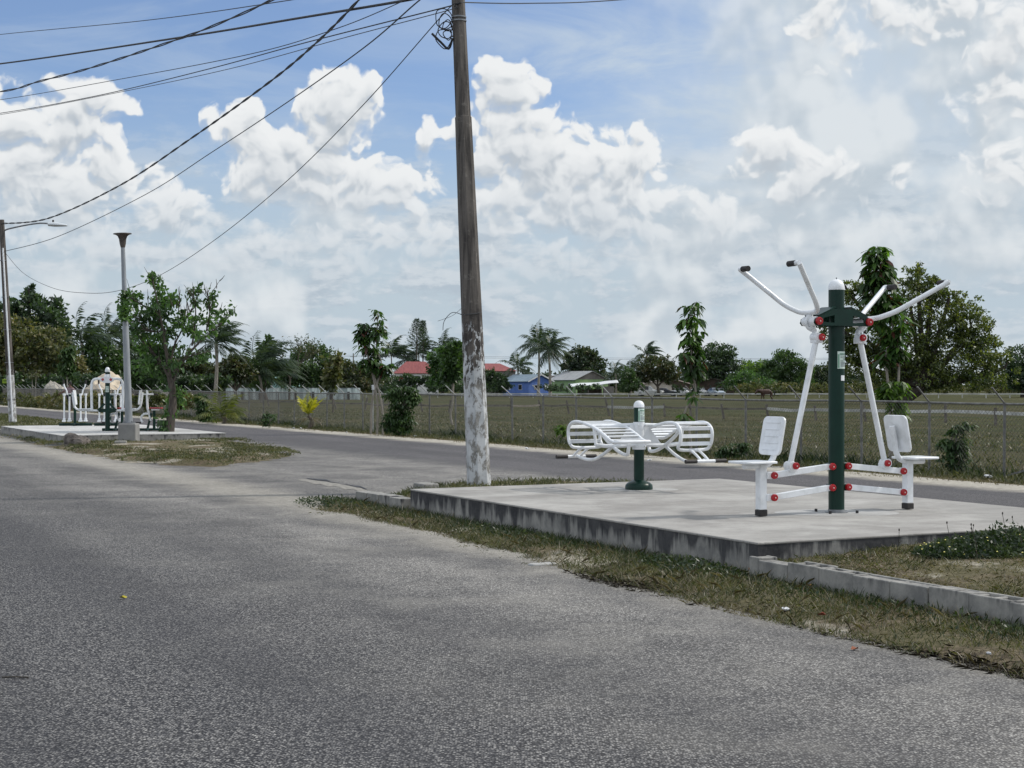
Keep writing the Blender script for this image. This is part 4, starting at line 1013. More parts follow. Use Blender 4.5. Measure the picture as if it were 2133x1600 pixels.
def paddock_rail():
    """leaning posts with sagging boards across the field"""
    t = empty('broken_rail_fence', 'dilapidated low rail fence with leaning posts crossing the field', 'fence', (0, 0, 0))
    ps = [(560, 846, .2), (640, 850, -.1), (700, 853, .25), (760, 854, -.2), (812, 857, .1), (880, 858, .2), (935, 859, -.15), (1066, 864, .05), (1128, 862, .22), (1185, 862, .18), (1270, 867, .25), (1385, 868, .1), (1440, 868, .15), (1508, 873, .18), (1600, 873, .12), (1700, 876, .1), (1803, 878, .15), (1970, 881, .02), (2074, 886, .02), (2200, 892, .05)]
    def gp(px, py):
        d = F * 2.0 / (py - 800); x = (px - 1066.5) * d / F; z = field_z(x, d)
        d = F * (HC - z) / (py - 800); return Vector(((px - 1066.5) * d / F, d, field_z((px - 1066.5) * d / F, d)))
    tops = []
    for (px, py, ln) in ps:
        g = gp(px, py); d = Vector((-ln, 0, 1)).normalized(); hgt = .74 if px > 1000 else .62
        b = MB(); b.bar(g - d * .1, g + d * (hgt + .1 + rnd.uniform(0, .35)), .13, .12, up=(0, 1, 0)); b.build('post', M['wood'], t, smooth=False)
        tops.append(g + d * hgt * .86 + Vector((0, -.07, 0)))
    for i in range(len(tops) - 1):
        a, c = tops[i], tops[i + 1]; mid = (a + c) / 2 + Vector((0, 0, rnd.uniform(-.12, .03)))
        white = ps[i][0] in (1270, 1600, 1700, 1803, 1970, 2074)
        b = MB(); 
        for (p, q) in ((a, mid), (mid, c)): b.bar(p, q, .05, .17 if white else .12, up=(0, 0, 1))
        b.build('board', M['rail_white'] if white else M['wood'], t, smooth=False)
paddock_rail()


def race_rail():
    t = empty('white_running_rail', 'low whitish running rail along the far side of the field', 'fence', (0, 0, 0))
    D = 232; b = MB(); xs = np.arange(-22, 90, 3.6); prev = None
    def zz(x): return field_z(x, D)
    for i, x in enumerate(xs):
        q = MB(); q.bar((x, D, zz(x) - .1), (x + rnd.uniform(-.03, .03), D, zz(x) + .62), .10, .10, up=(0, 1, 0)); q.build('post', M['rail_white'], t, smooth=False)
        if prev is not None: b.bar((prev[0], D - .08, prev[1]), (x, D - .08, zz(x) + .62 + .02 * math.sin(i * 2.1)), .06, .17)
        prev = (x, zz(x) + .62 + .02 * math.sin(i * 2.1))
    b.build('rail', M['rail_white'], t, smooth=False)
race_rail()


def block_wall():
    D = 208; t = empty('boundary_wall', 'long weathered whitish concrete boundary wall with pilasters beyond the field at left', 'wall', ((615 - 1066.5) * D / F, D, -.47))
    def q(px, py): v = Vector(PT(px, py, D)); return v - Vector(t.location)
    m_, T, bb, tc = base_mat('limewashed_wall')
    st = T.noise(T.mapv(tc, (1.6, 1, .25)), 1.2, 7, .65)
    c = T.mixc(T.ss(st, .38, .6), srgb(220, 230, 228), srgb(150, 162, 162)); sp = T.node('ShaderNodeSeparateXYZ'); T.put(sp.inputs[0], tc)
    c = T.mixc(T.m('MULTIPLY', T.ss(T.m('ADD', sp.outputs[2], T.m('MULTIPLY', st, .5)), 1.65, 1.95), .85), c, srgb(70, 74, 74))
    T.put(bb.inputs['Base Color'], c); bb.inputs['Roughness'].default_value = .95
    x0, x1 = q(470, 0)[0], q(750, 0)[0]
    b = MB(); b.box(((x0 + x1) / 2, 0, .72), (x1 - x0, .2, 1.75)); b.build('wall_panel', m_, t, smooth=False)
    for i in range(9):
        x = x0 + (x1 - x0) * (i + .5) / 9; b = MB(); b.box((x, -.16, .75), (.28, .16, 1.85)); b.build('pilaster', m_, t, smooth=False)
    for i in range(7):
        x = x0 + (x1 - x0) * (i + .95) / 7.6; b = MB(); b.box((x, -.13, .52), (.34, .06, 1.1)); b.build('dark_opening', M['black'], t, smooth=False)
    D2 = 150; t2 = empty('boundary_wall', 'grey block wall behind the sand heap at far left', 'wall', (0, 0, 0))
    a = Vector(PT(-150, 800, D2 + 18)); c = Vector(PT(470, 800, D2 + 30)); b = MB(); b.bar((a.x, a.y, .35), (c.x, c.y, .35), .2, 1.9); b.build('wall_panel', M['stained_light'], t2, smooth=False)
block_wall()

# ================================================================== vegetation
def leaf_quads(rng, P, size, aspect=.45, droop=.35, outward=None, sizevar=.5):
    """rhombic leaves at points P (n,3)"""
    n = len(P); d = rng.normal(size=(n, 3)); d /= np.linalg.norm(d, axis=1)[:, None] + 1e-9
    if outward is not None: d = d * .8 + outward
    d[:, 2] -= droop; d /= np.linalg.norm(d, axis=1)[:, None] + 1e-9
    r = rng.normal(size=(n, 3)); s = np.cross(d, r); s /= np.linalg.norm(s, axis=1)[:, None] + 1e-9
    L = size * (1 - sizevar / 2 + sizevar * rng.random(n))[:, None]
    a = P; b = P + d * L * .45 + s * L * aspect * .5; c = P + d * L; e = P + d * L * .45 - s * L * aspect * .5
    return np.stack([a, b, c, e], 1).reshape(-1, 3)


def crown_points(rng, blobs, n, per=26, spread=.13, shell=.55):
    """points in clumps near the surface of ellipsoids (cx,cy,cz,rx,ry,rz)"""
    B = np.array(blobs, float); w = (B[:, 3] * B[:, 5] + B[:, 4] * B[:, 5]); w /= w.sum()
    m = max(n // per, 1); k = rng.choice(len(B), m, p=w); dr = rng.normal(size=(m, 3)); dr /= np.linalg.norm(dr, axis=1)[:, None]
    rad = shell + (1 - shell) * rng.random(m) ** .6; rad *= 1 + .10 * rng.normal(size=m)
    c = B[k, :3] + dr * B[k, 3:] * rad[:, None]
    mr = (B[k, 3] * B[k, 4] * B[k, 5]) ** (1 / 3)
    idx = np.repeat(np.arange(m), per); off = rng.normal(size=(m * per, 3)) * (mr[idx] * spread)[:, None] * np.array([1, 1, .75])
    return c[idx] + off, dr[idx]


def px_blobs(D, blobs, base, dep=None):
    s = D / F; out = []
    for (px, py, rx, ry) in blobs:
        x, y, z = PT(px, py, D); d = dep if dep else max(rx, ry) * s * .9
        out.append((x - base[0], 0 + rnd.uniform(-.3, .3) * d * .5, z - base[2], rx * s, d, ry * s))
    return out


def branch_out(b, p, d, L, r, depth, rng, tips, droop=.0, split=3):
    q = p + d * L; mid = p + d * L * .5 + Vector((rng.uniform(-1, 1), rng.uniform(-1, 1), rng.uniform(-.5, .5))) * L * .07
    b.tube([p, mid, q], [r, r * .82, r * .62], 7 if depth > 1 else 5, smooth=2, caps=False); tips.append(q)
    if depth <= 0: return
    for k in range(split):
        a = 2 * math.pi * (k + rng.random()) / split; s = Vector((math.cos(a), math.sin(a), rng.uniform(.1, .6)))
        nd = (d * 1.1 + s * rng.uniform(.5, .95)).normalized(); nd.z -= droop
        branch_out(b, q, nd.normalized(), L * rng.uniform(.6, .85), r * .6, depth - 1, rng, tips, droop, split)


def make_tree(name, label, cat, D, blobs, base_px, base_py, n, size, m_, bark='bark', group=None, seed=1, trunk_r=.2, spread=.13, shell=.5, aspect=.5, droop=.3, limbs=5, per=26, z=None, lean=0.0, stems=1, y=None):
    rng = np.random.default_rng(seed); pr = random.Random(seed)
    bx = (base_px - 1066.5) * D / F
    bz = z if z is not None else field_z(bx, D) - .02
    base = (bx, D, bz); t = empty(name, label, cat, base, group=group)
    bl = px_blobs(D, blobs, base)
    P, dr = crown_points(rng, bl, n, per, spread, shell)
    np_mesh('crown', leaf_quads(rng, P, size, aspect, droop, dr * .5), 4, M[m_], t)
    b = MB(); big = max(bl, key=lambda q: q[3] * q[5])
    fork = Vector((big[0] * .5, 0, max(.35 * big[2], .2)))
    for st in range(stems):
        o = Vector((pr.uniform(-.15, .15) * (stems > 1), 0, -.1)); b.tube([o, fork * .5 + Vector((pr.uniform(-.1, .1), 0, 0)), fork], [trunk_r * 1.2, trunk_r, trunk_r * .75], 8, smooth=3)
    for q in (bl if len(bl) < limbs + 1 else pr.sample(bl, limbs)):
        e = Vector(q[:3]); b.tube([fork, (fork + e) / 2 + Vector((0, pr.uniform(-.1, .1), -.05 * q[5])), e, e + Vector((pr.uniform(-.5, .5) * q[3], 0, q[5] * .6))], [trunk_r * .7, trunk_r * .45, trunk_r * .25, trunk_r * .08], 6, smooth=3)
    b.build('trunk', M[bark], t)
    return t


def frond(rng, base, az, el, L, wind, leaf, n=22, droop=1.0, width=1.0):
    """one pinnate palm frond; returns leaflet triangles and the rib path"""
    p = np.array(base, float); pts = [p.copy()]; d = np.array([math.cos(az) * math.cos(el), math.sin(az) * math.cos(el), math.sin(el)])
    st = L / 10
    for i in range(10):
        d = d + np.array([wind * .10, 0, -.13 * droop * (i / 5 + .3)]); d /= np.linalg.norm(d); p = p + d * st; pts.append(p.copy())
    pts = np.array(pts); out = []
    for i in range(n):
        f = .12 + .88 * i / (n - 1); k = min(int(f * 10), 9); g = f * 10 - k; q = pts[k] * (1 - g) + pts[k + 1] * g; t = pts[k + 1] - pts[k]; t /= np.linalg.norm(t)
        side = np.cross(t, [0, 0, 1.0]); side /= np.linalg.norm(side) + 1e-6
        ll = leaf * .85 * (math.sin(min(f * 1.15, 1) * math.pi * .9 + .25) * .8 + .25)
        for s in (-1, 1):
            e = side * s * .8 + t * .8 + np.array([wind * .28, 0, -.5 * droop]) + rng.normal(size=3) * .10; e /= np.linalg.norm(e)
            w = t * ll * .055 * width
            tip = q + e * ll + np.array([wind * .12, 0, -.16]) * ll
            mid = q + e * ll * .5
            out += [q - w, mid - w, tip, mid + w]
    return out, pts


def make_palm(label, px, crown_py, D, L, seed, n=20, wind=.6, leaf=None, m_='palm', base_px=None, base_py=None, z=None, trunk_r=.16, droop=1.0, name='coconut_palm', cat='palm tree', group=None, elmin=-.35, elmax=1.35, nl=22, nuts=False, width=1.0, rib='palm'):
    rng = np.random.default_rng(seed); bp = base_px if base_px is not None else px
    bx = (bp - 1066.5) * D / F; bz = z if z is not None else field_z(bx, D) - .02
    t = empty(name, label, cat, (bx, D, bz), group=group); c = np.array(PT(px, crown_py, D)) - np.array([bx, D, bz])
    out = []; rb = MB()
    for i in range(n):
        az = 2 * math.pi * (i * .382 + rng.random() * .08); el = elmin + (elmax - elmin) * ((i + .5) / n) + rng.normal() * .08
        o, pts = frond(rng, c, az, el, L * (.85 + .25 * rng.random()), wind, leaf or L * .30, nl, droop, width); out += o
        rb.tube([tuple(q) for q in pts[::2]], [L * .009, L * .008, L * .007, L * .005, L * .004, L * .002], 4, caps=False)
    np_mesh('fronds', out, 4, M[m_], t)
    rb.build('frond_ribs', M[rib], t)
    b = MB(); cv = Vector(c); b.tube([Vector((0, 0, -.2)), cv * .35 + Vector((.1, 0, 0)), cv * .7 + Vector((.12, 0, 0)), cv], [trunk_r * 1.5, trunk_r, trunk_r * .85, trunk_r * .9], 8, smooth=3)
    b.build('trunk', M['bark_pale'] if m_ == 'palm' else M['bark'], t)
    return t


FT = 'trees beyond the field'
T_ = make_tree
T_('broadleaf_tree', 'tallest dark tree with stepped crown behind the left utility pole', 'tree', 172, [(60, 655, 40, 50), (104, 680, 34, 58), (10, 668, 50, 45), (80, 740, 75, 60), (125, 735, 26, 60), (60, 615, 18, 22)], 70, 0, 9000, .62, 'leaf_dark', 'bark_dark', seed=2, trunk_r=.45, group=FT)
T_('mango_tree', 'mango tree flecked with pale blossom in front of the dark stepped tree', 'tree', 140, [(58, 715, 60, 48), (10, 705, 50, 45), (105, 725, 35, 40), (40, 765, 60, 40), (150, 770, 22, 38), (-40, 740, 60, 70)], 60, 0, 9500, .42, 'leaf_olive', seed=3, trunk_r=.35, group=FT, spread=.16)
T_('broadleaf_tree', 'layered green tree right of the blossoming mango tree', 'tree', 150, [(205, 745, 48, 32), (180, 775, 50, 30), (235, 775, 40, 28), (205, 722, 22, 14)], 205, 0, 5500, .42, 'leaf_mid', seed=4, trunk_r=.25, group=FT)
T_('broadleaf_tree', 'dark dense tree behind the lamp post', 'tree', 178, [(285, 745, 48, 48), (250, 770, 40, 40), (335, 765, 50, 40), (300, 790, 90, 26)], 290, 0, 6500, .55, 'leaf_dark', 'bark_dark', seed=5, trunk_r=.3, group=FT)
T_('broadleaf_tree', 'green bushy tree just right of the lamp post pole', 'tree', 120, [(298, 785, 28, 26), (330, 790, 30, 24), (275, 795, 20, 18)], 300, 0, 3200, .3, 'leaf_mid', seed=6, trunk_r=.14, group=FT)
T_('broadleaf_tree', 'brownish green scrubby tree between the young tree and drooping palm', 'tree', 172, [(405, 765, 40, 35), (370, 785, 42, 25), (440, 785, 35, 28), (395, 795, 70, 18)], 405, 0, 5200, .5, 'leaf_brown', seed=7, trunk_r=.25, group=FT)
T_('mango_tree', 'round dark mango tree with bronze highlights above the left end of the whitish wall', 'tree', 165, [(490, 768, 34, 26), (468, 775, 22, 20), (512, 778, 20, 18)], 490, 0, 4500, .42, 'leaf_brown', seed=8, trunk_r=.2, group=FT, spread=.1)
T_('broadleaf_tree', 'narrow vine-covered tower-shaped tree above the fan-like palm', 'tree', 200, [(560, 712, 9, 20), (557, 735, 14, 26), (550, 762, 22, 30), (545, 785, 30, 24)], 556, 0, 5200, .42, 'leaf_mid', seed=9, trunk_r=.25, group=FT, spread=.1)
T_('mango_tree', 'broad domed mango tree behind the whitish wall', 'tree', 235, [(648, 752, 44, 34), (650, 728, 26, 16), (612, 780, 40, 28), (688, 770, 34, 28), (660, 790, 60, 22), (700, 790, 30, 22)], 650, 0, 9500, .5, 'leaf_mid', seed=10, trunk_r=.4, group=FT)
T_('broadleaf_tree', 'low olive scrub tree with reddish leaves left of the forked sapling', 'tree', 225, [(735, 778, 34, 26), (712, 792, 26, 20), (765, 785, 30, 24), (740, 800, 50, 14)], 738, 0, 5200, .45, 'leaf_brown', seed=11, trunk_r=.2, group=FT)
T_('broadleaf_tree', 'slender light green tree in front of the domed mango tree', 'tree', 95, [(692, 770, 13, 20), (700, 750, 9, 16), (690, 795, 12, 18)], 693, 0, 1200, .34, 'leaf_olive', seed=12, trunk_r=.05, group=FT, shell=.2, spread=.3, per=8)
T_('broadleaf_tree', 'small feathery tree in front of the red roof', 'tree', 300, [(843, 792, 20, 13), (868, 795, 14, 10), (892, 793, 12, 12), (830, 802, 14, 12)], 850, 0, 3800, .45, 'leaf_dark', seed=13, trunk_r=.15, group=FT)
T_('broadleaf_tree', 'bright green rounded tree right of the red roof', 'tree', 270, [(920, 745, 26, 22), (908, 765, 16, 20), (942, 750, 24, 36), (930, 785, 30, 30), (912, 798, 20, 14)], 918, 0, 8500, .5, 'leaf', seed=14, trunk_r=.3, group=FT)
T_('broadleaf_tree', 'slim dark tree on a thin trunk just left of the tall utility pole', 'tree', 64, [(945, 745, 15, 26), (941, 770, 19, 22), (950, 722, 8, 12)], 944, 0, 2400, .26, 'leaf_mid', 'bark_pale', seed=15, trunk_r=.045, shell=.2, spread=.2, per=12)
T_('broadleaf_tree', 'dark bushy tree at the left end of the blue house', 'tree', 262, [(1035, 795, 22, 20), (1022, 785, 14, 18), (1048, 803, 16, 12)], 1035, 0, 4200, .4, 'leaf_dark', seed=16, trunk_r=.2, group=FT)
T_('broadleaf_tree', 'big round dark tree behind the green-walled house', 'tree', 310, [(1210, 748, 36, 28), (1190, 765, 24, 26), (1238, 770, 24, 30), (1215, 782, 45, 20), (1222, 735, 20, 14)], 1215, 0, 8500, .6, 'leaf_deep', 'bark_dark', seed=17, trunk_r=.4, group=FT, spread=.1)
T_('broadleaf_tree', 'soft green conical bush right of the white canopy', 'tree', 250, [(1310, 800, 22, 16), (1308, 782, 13, 16), (1325, 803, 14, 10)], 1310, 0, 3600, .34, 'leaf_mid', seed=18, trunk_r=.15, group=FT)
T_('broadleaf_tree', 'umbrella-crowned tree with rusty top and visible trunk over the parked cars', 'tree', 262, [(1368, 766, 42, 22), (1345, 778, 26, 18), (1395, 776, 24, 20), (1368, 750, 24, 10)], 1372, 0, 7500, .42, 'leaf_brown', seed=19, trunk_r=.25, group=FT, spread=.1)
T_('broadleaf_tree', 'large dark green tree behind the slender roadside sapling', 'tree', 300, [(1480, 750, 38, 34), (1515, 748, 24, 28), (1470, 782, 44, 24), (1512, 785, 34, 26), (1436, 765, 20, 30)], 1490, 0, 10000, .58, 'leaf_dark', 'bark_dark', seed=20, trunk_r=.4, group=FT)
T_('broadleaf_tree', 'distant flat-topped yellow-green tree', 'tree', 380, [(1572, 765, 38, 13), (1590, 775, 30, 10)], 1572, 0, 3500, .6, 'leaf_lime', seed=21, trunk_r=.3, group=FT)
T_('broadleaf_tree', 'wide feathery green tree left of the pull-down machine arm', 'tree', 290, [(1638, 760, 38, 26), (1610, 775, 32, 24), (1664, 775, 30, 24), (1632, 742, 20, 10), (1600, 795, 44, 20), (1655, 795, 44, 18)], 1635, 0, 9500, .5, 'leaf_mid', seed=22, trunk_r=.35, group=FT, droop=.1)
T_('broadleaf_tree', 'green hedge-like tree mass right of the parked silver car', 'tree', 275, [(1555, 792, 30, 20), (1530, 798, 22, 14), (1585, 803, 40, 12)], 1556, 0, 5500, .42, 'leaf', seed=23, trunk_r=.2, group=FT)
T_('broadleaf_tree', 'dim green tree seen between the machine post and pull rod', 'tree', 300, [(1708, 785, 30, 24), (1690, 800, 40, 14), (1740, 790, 30, 24)], 1710, 0, 5500, .5, 'leaf_deep', seed=24, trunk_r=.25, group=FT)
T_('broadleaf_tree', 'dark blue-green tree at the right edge behind the big tree', 'tree', 240, [(2130, 750, 34, 32), (2118, 785, 30, 26), (2150, 790, 40, 26)], 2130, 0, 6000, .5, 'leaf_dark', 'bark_dark', seed=25, trunk_r=.35, group=FT)
T_('large_spreading_tree', 'big spreading dark-olive tree at right behind the pull-down machine', 'tree', 165, [
    (1912, 580, 42, 34), (1940, 605, 34, 30), (1895, 640, 60, 46), (1975, 620, 42, 20), (1800, 615, 44, 34), (1765, 605, 14, 24), (1745, 690, 40, 44), (1715, 660, 10, 16), (1800, 700, 60, 60),
    (1965, 670, 66, 50), (2025, 680, 48, 52), (2052, 735, 50, 48), (1980, 745, 80, 50), (1885, 730, 70, 48), (2085, 770, 36, 34), (1920, 785, 80, 26), (2020, 790, 70, 22), (1760, 745, 40, 36), (1830, 770, 60, 32), (1940, 803, 24, 12)],
   1868, 0, 36000, .34, 'leaf_big', 'bark_dark', seed=26, trunk_r=.62, spread=.10, shell=.35, limbs=16, per=30)

PG = 'coconut palms beyond the field'
make_palm('coconut palm with swept-up fronds right of the dark stepped tree', 170, 715, 150, 4.4, 31, 13, 1.1, base_px=172, elmin=.3, group=PG, width=1.6)
make_palm('ragged drooping coconut palm left of the lamp post', 224, 704, 155, 3.9, 32, 20, .9, base_px=222, group=PG, width=1.6)
make_palm('large coconut palm combed right by the wind, right of the young roadside tree', 450, 716, 130, 3.3, 33, 24, .9, base_px=446, group=PG, elmin=-.3, elmax=1.5, width=1.5)
make_palm('wide fan-shaped palm with bare lower fronds above the whitish wall', 540, 782, 175, 6.0, 34, 24, .9, base_px=545, group=PG, elmin=.0, elmax=1.5, width=1.5)
make_palm('left coconut palm above the red roof, fronds raised', 815, 742, 378, 7.06, 35, 15, .9, group=PG, elmin=.1, width=1.8)
make_palm('coconut palm in front of the tall conifers', 872, 737, 378, 6.58, 36, 18, 1.2, group=PG, width=1.5)
make_palm('coconut palm above the bright green tree left of the utility pole', 922, 722, 378, 5.54, 37, 18, 1.1, group=PG, width=1.5)
make_palm('small drooping palm left of the red roof conifers', 842, 752, 378, 5.20, 41, 16, .9, group=PG, width=1.5)
make_palm('taller of the two big coconut palms above the blue house, on the left', 1122, 716, 290, 5.3, 38, 26, .5, base_px=1121, group=PG, width=1.5, trunk_r=.22)
make_palm('nearer of the two big coconut palms, right of the blue house roof', 1142, 728, 262, 4.9, 39, 30, .5, base_px=1146, group=PG, width=1.5, trunk_r=.22, elmin=-.7)
make_palm('small coconut palm left of the two big palms', 1078, 765, 300, 4.4, 40, 18, .6, group=PG, width=1.5)
make_palm('left of three small palms between round dark tree and umbrella tree', 1282, 778, 290, 3.7, 42, 18, .7, group=PG, width=1.5)
make_palm('middle small palm right of the white canopy', 1314, 770, 295, 3.8, 43, 16, .8, group=PG, width=1.5)
make_palm('coconut palm rising behind the umbrella-crowned tree', 1347, 738, 310, 4.2, 44, 18, 1.3, group=PG, elmin=-.1, width=1.8)
make_palm('low far palm behind the dim green tree near the machine arm', 1606, 768, 330, 3.2, 45, 14, .9, group=PG, width=1.5)


def norfolk(px, top, bot, D, w, seed, label):
    bx = (px - 1066.5) * D / F; bz = field_z(bx, D) - .02; t = empty('norfolk_pine', label, 'conifer', (bx, D, bz), group='twin tall conifers')
    rng = np.random.default_rng(seed); zt = PT(px, top, D)[2] - bz; zb = PT(px, bot, D)[2] - bz
    b = MB(); b.tube([(0, 0, -.2), (0, 0, zt * .6), (0, 0, zt)], [.22, .14, .03], 7); b.build('trunk', M['bark_dark'], t)
    out = []; n = 15; br = MB()
    for i in range(n):
        z = zb + (zt - zb) * (i / n) ** .95; R_ = w * (1 - i / n) ** .8 + .25
        for k in range(6):
            a = 2 * math.pi * (k / 6 + .08 * i) + rng.normal() * .1; d = np.array([math.cos(a), math.sin(a), .35])
            br.tube([(0, 0, z), tuple(np.array([0, 0, z]) + d * R_)], [.035, .012], 4, caps=False)
            m = 16; f = (.25 + .75 * rng.random(m))[:, None]; P = np.array([0, 0, z]) + d * R_ * f + rng.normal(size=(m, 3)) * .06
            out.append(leaf_quads(rng, P, .42, .28, -.6, np.tile(d, (m, 1)) * .9))
    np_mesh('crown', np.concatenate(out), 4, M['leaf_dark'], t); br.build('branches', M['bark_dark'], t)
norfolk(868, 664, 722, 372, 2.4, 51, 'left of the twin conifers, open tiers and tuft at top')
norfolk(881, 668, 720, 376, 1.35, 52, 'right of the twin conifers, narrow and pointed')


def bare_tree():
    D = 205; bx = (602 - 1066.5) * D / F; t = empty('sparse_tree', 'thin sparse-leaved tree with spreading bare twigs above the pale roof', 'tree', (bx, D, field_z(bx, D)), group=FT)
    rng = random.Random(61); b = MB(); tips = []
    branch_out(b, Vector((0, 0, -.1)), Vector((.05, 0, 1)), 2.9, .16, 4, rng, tips, .02, 3); b.build('trunk', M['bark'], t)
    g = np.random.default_rng(61); P = np.repeat(np.array([tuple(q) for q in tips if q.z > 3.2]), 8, 0); P = P + g.normal(size=P.shape) * .3
    np_mesh('crown', leaf_quads(g, P, .3, .5, .1), 4, M['leaf_brown'], t)
bare_tree()


# ---- far wood and undergrowth that reads as one mass
def mass(name, label, pts, m_, n, size, seed, kind='stuff'):
    rng = np.random.default_rng(seed); out = []
    for (px, py, rx, ry, D) in pts:
        c = np.array(PT(px, py, D)); s = D / F; k = int(n * rx * ry / sum(q[2] * q[3] for q in pts))
        P, dr = crown_points(rng, [(c[0], c[1], c[2], rx * s, rx * s * .5, ry * s)], max(k, 60), 20, .14, .3); out.append(leaf_quads(rng, P, size, .55, .2, dr * .5))
    o = np_mesh(name, np.concatenate(out), 4, M[m_]); tag(o, label, 'wood', kind=kind)
r_ = random.Random(9)
mass('far_wood', 'dark far-off tree line along the horizon', [(px, 797 + r_.uniform(-3, 3), 60, 20 + r_.uniform(-5, 7), 395 + r_.uniform(-12, 12)) for px in range(-250, 2450, 55)], 'leaf_deep', 42000, .95, 71)
mass('left_undergrowth', 'tangled scrub filling the space under the trees at far left', [(px, 800 + r_.uniform(-4, 6), 34, 20 + r_.uniform(-6, 6), 132 + r_.uniform(-6, 10)) for px in range(-90, 470, 32)], 'leaf_dark', 20000, .32, 72)
mass('verge_scrub', 'low weeds and creepers growing through the far left fence', [(px, 838 - px * .01 + r_.uniform(-3, 3), 20, 13 + r_.uniform(-4, 8), F * 1.65 / (44 + px * .085) * 1.02) for px in list(range(-40, 420, 22))], 'leaf_olive', 13000, .15, 73)
mass('far_bushes', 'pale bushy undergrowth beyond the running rail at right', [(px, 808 + r_.uniform(-2, 2), 26, 10 + r_.uniform(-3, 4), 248 + r_.uniform(-4, 6)) for px in list(range(1545, 1720, 24)) + list(range(1730, 2200, 26))], 'leaf_olive', 13000, .34, 74)
mass('near_house_bushes', 'dark garden bushes round the far houses', [(px, 808 + r_.uniform(-3, 2), 16, 8 + r_.uniform(-3, 4), 256 + r_.uniform(-4, 6)) for px in (1000, 1016, 1040, 1140, 1160, 1178, 1215, 1235, 1330, 1412, 1452, 1500, 820, 800, 860, 900, 930, 960)], 'leaf_dark', 7000, .3, 75)

# ---- near street trees
def sapling(label, px, base_py, blobs, n, size, seed, tr=.03, D=None, m_='leaf_sap', stems=1, z=-.01, low=None, lean=0.0, bark='bark_pale', name='young_tree'):
    D = D or F * (HC - z) / (base_py - 800.0); rng = np.random.default_rng(seed); pr = random.Random(seed)
    bx = (px - 1066.5) * D / F; t = empty(name, label, 'tree', (bx, D, z)); s = D / F
    bl = px_blobs(D, blobs, (bx, D, z)); bl = [(a, b * .4, c, d, min(d, f) * .9, f) for (a, b, c, d, e, f) in bl]
    # leaves hang in whorls from short twigs
    m = n // 7; B = np.array(bl); w = B[:, 3] * B[:, 5]; w /= w.sum(); k = rng.choice(len(B), m, p=w)
    dr = rng.normal(size=(m, 3)); dr /= np.linalg.norm(dr, axis=1)[:, None]; rad = rng.random(m) ** .45
    c = B[k, :3] + dr * B[k, 3:] * rad[:, None]
    idx = np.repeat(np.arange(m), 7); a = rng.random(m * 7) * 6.283; od = np.stack([np.cos(a), np.sin(a), np.full(m * 7, -.55)], 1)
    P = c[idx] + od * size * .12
    d = od + rng.normal(size=od.shape) * .35; d /= np.linalg.norm(d, axis=1)[:, None]
    sd_ = np.cross(d, [0, 0, 1.0]) + rng.normal(size=d.shape) * .25; sd_ /= np.linalg.norm(sd_, axis=1)[:, None]
    L = (size * (.6 + .6 * rng.random(len(P))))[:, None]; dn = np.array([0, 0, -1.0])
    q0 = P; q1 = P + d * L * .35 + sd_ * L * .19; q2 = P + d * L * .75 + dn * L * .12 + sd_ * L * .14; q3 = P + d * L + dn * L * .3; q4 = P + d * L * .75 + dn * L * .12 - sd_ * L * .14; q5 = P + d * L * .35 - sd_ * L * .19
    np_mesh('crown', np.stack([q0, q1, q2, q3, q4, q5], 1).reshape(-1, 3), 6, M[m_], t)
    b = MB(); order = sorted(bl, key=lambda q: q[2])
    for st in range(stems):
        o = (st - (stems - 1) / 2) * tr * 5
        pts = [Vector((o, 0, -.1)), Vector((o * .8 + pr.uniform(-.02, .02), 0, order[0][2] * .5))] + [Vector((q[0] * (1 if abs(q[0]) < .35 or stems > 1 else .3), 0, q[2])) for q in order[(0 if st == 0 else 1)::2 if stems > 1 else 1]]
        pts.sort(key=lambda v: v.z)
        b.tube(pts, [tr * (1 - .75 * i / (len(pts) - 1)) for i in range(len(pts))], 7, smooth=3)
    hz = [q for q in order]
    for i in rng.choice(m, min(m, 45), replace=False):
        e = Vector(c[i]); q = min(order, key=lambda g: abs(g[2] - (e.z - .15))); b.tube([Vector((q[0] * .6, q[1], max(e.z - .25, .1))), e], [tr * .3, tr * .12], 4, caps=False)
    b.build('trunk', M[bark], t)
    return t
sapling('tall leafy sapling behind the right handlebar of the pull-down machine', 1862, 966, [(1830, 530, 30, 22), (1838, 565, 36, 30), (1838, 605, 42, 34), (1850, 650, 48, 34), (1862, 695, 34, 30), (1872, 728, 18, 22), (1845, 740, 18, 24)], 1250, .24, 81, .035, stems=2, D=31.5, m_='leaf_sap')
o_ = sapling('low bright lime-green shoot on the trunk foot of the tall leafy sapling', 1861, 966, [(1864, 806, 28, 18), (1845, 815, 18, 12), (1868, 838, 16, 22), (1880, 855, 8, 22)], 420, .19, 82, .012, D=31.3, m_='leaf_lime', name='leafy_shoot')
sapling('slender sapling with drooping dark leaves right of the slatted bench', 1438, 952, [(1442, 638, 17, 14), (1440, 668, 22, 20), (1442, 702, 22, 22), (1440, 740, 27, 26), (1440, 775, 24, 22), (1425, 862, 7, 14), (1449, 815, 10, 14)], 520, .23, 83, .03, D=34.8)
sapling('forked young tree with two leafy heads by the fence left of the bush', 785, 903, [(787, 655, 13, 20), (785, 690, 18, 22), (756, 690, 13, 22), (762, 720, 18, 20), (785, 728, 20, 20), (770, 755, 22, 16), (795, 765, 22, 14)], 1050, .24, 84, .04, D=50.5, stems=3)
sapling('dense green bush with feathery sunlit top at the fence', 835, 908, [(838, 815, 34, 16), (818, 822, 22, 14), (858, 828, 22, 14), (838, 845, 30, 22), (840, 880, 26, 26), (815, 878, 22, 24)], 4200, .13, 85, .05, D=49, m_='leaf_mid', name='bush')
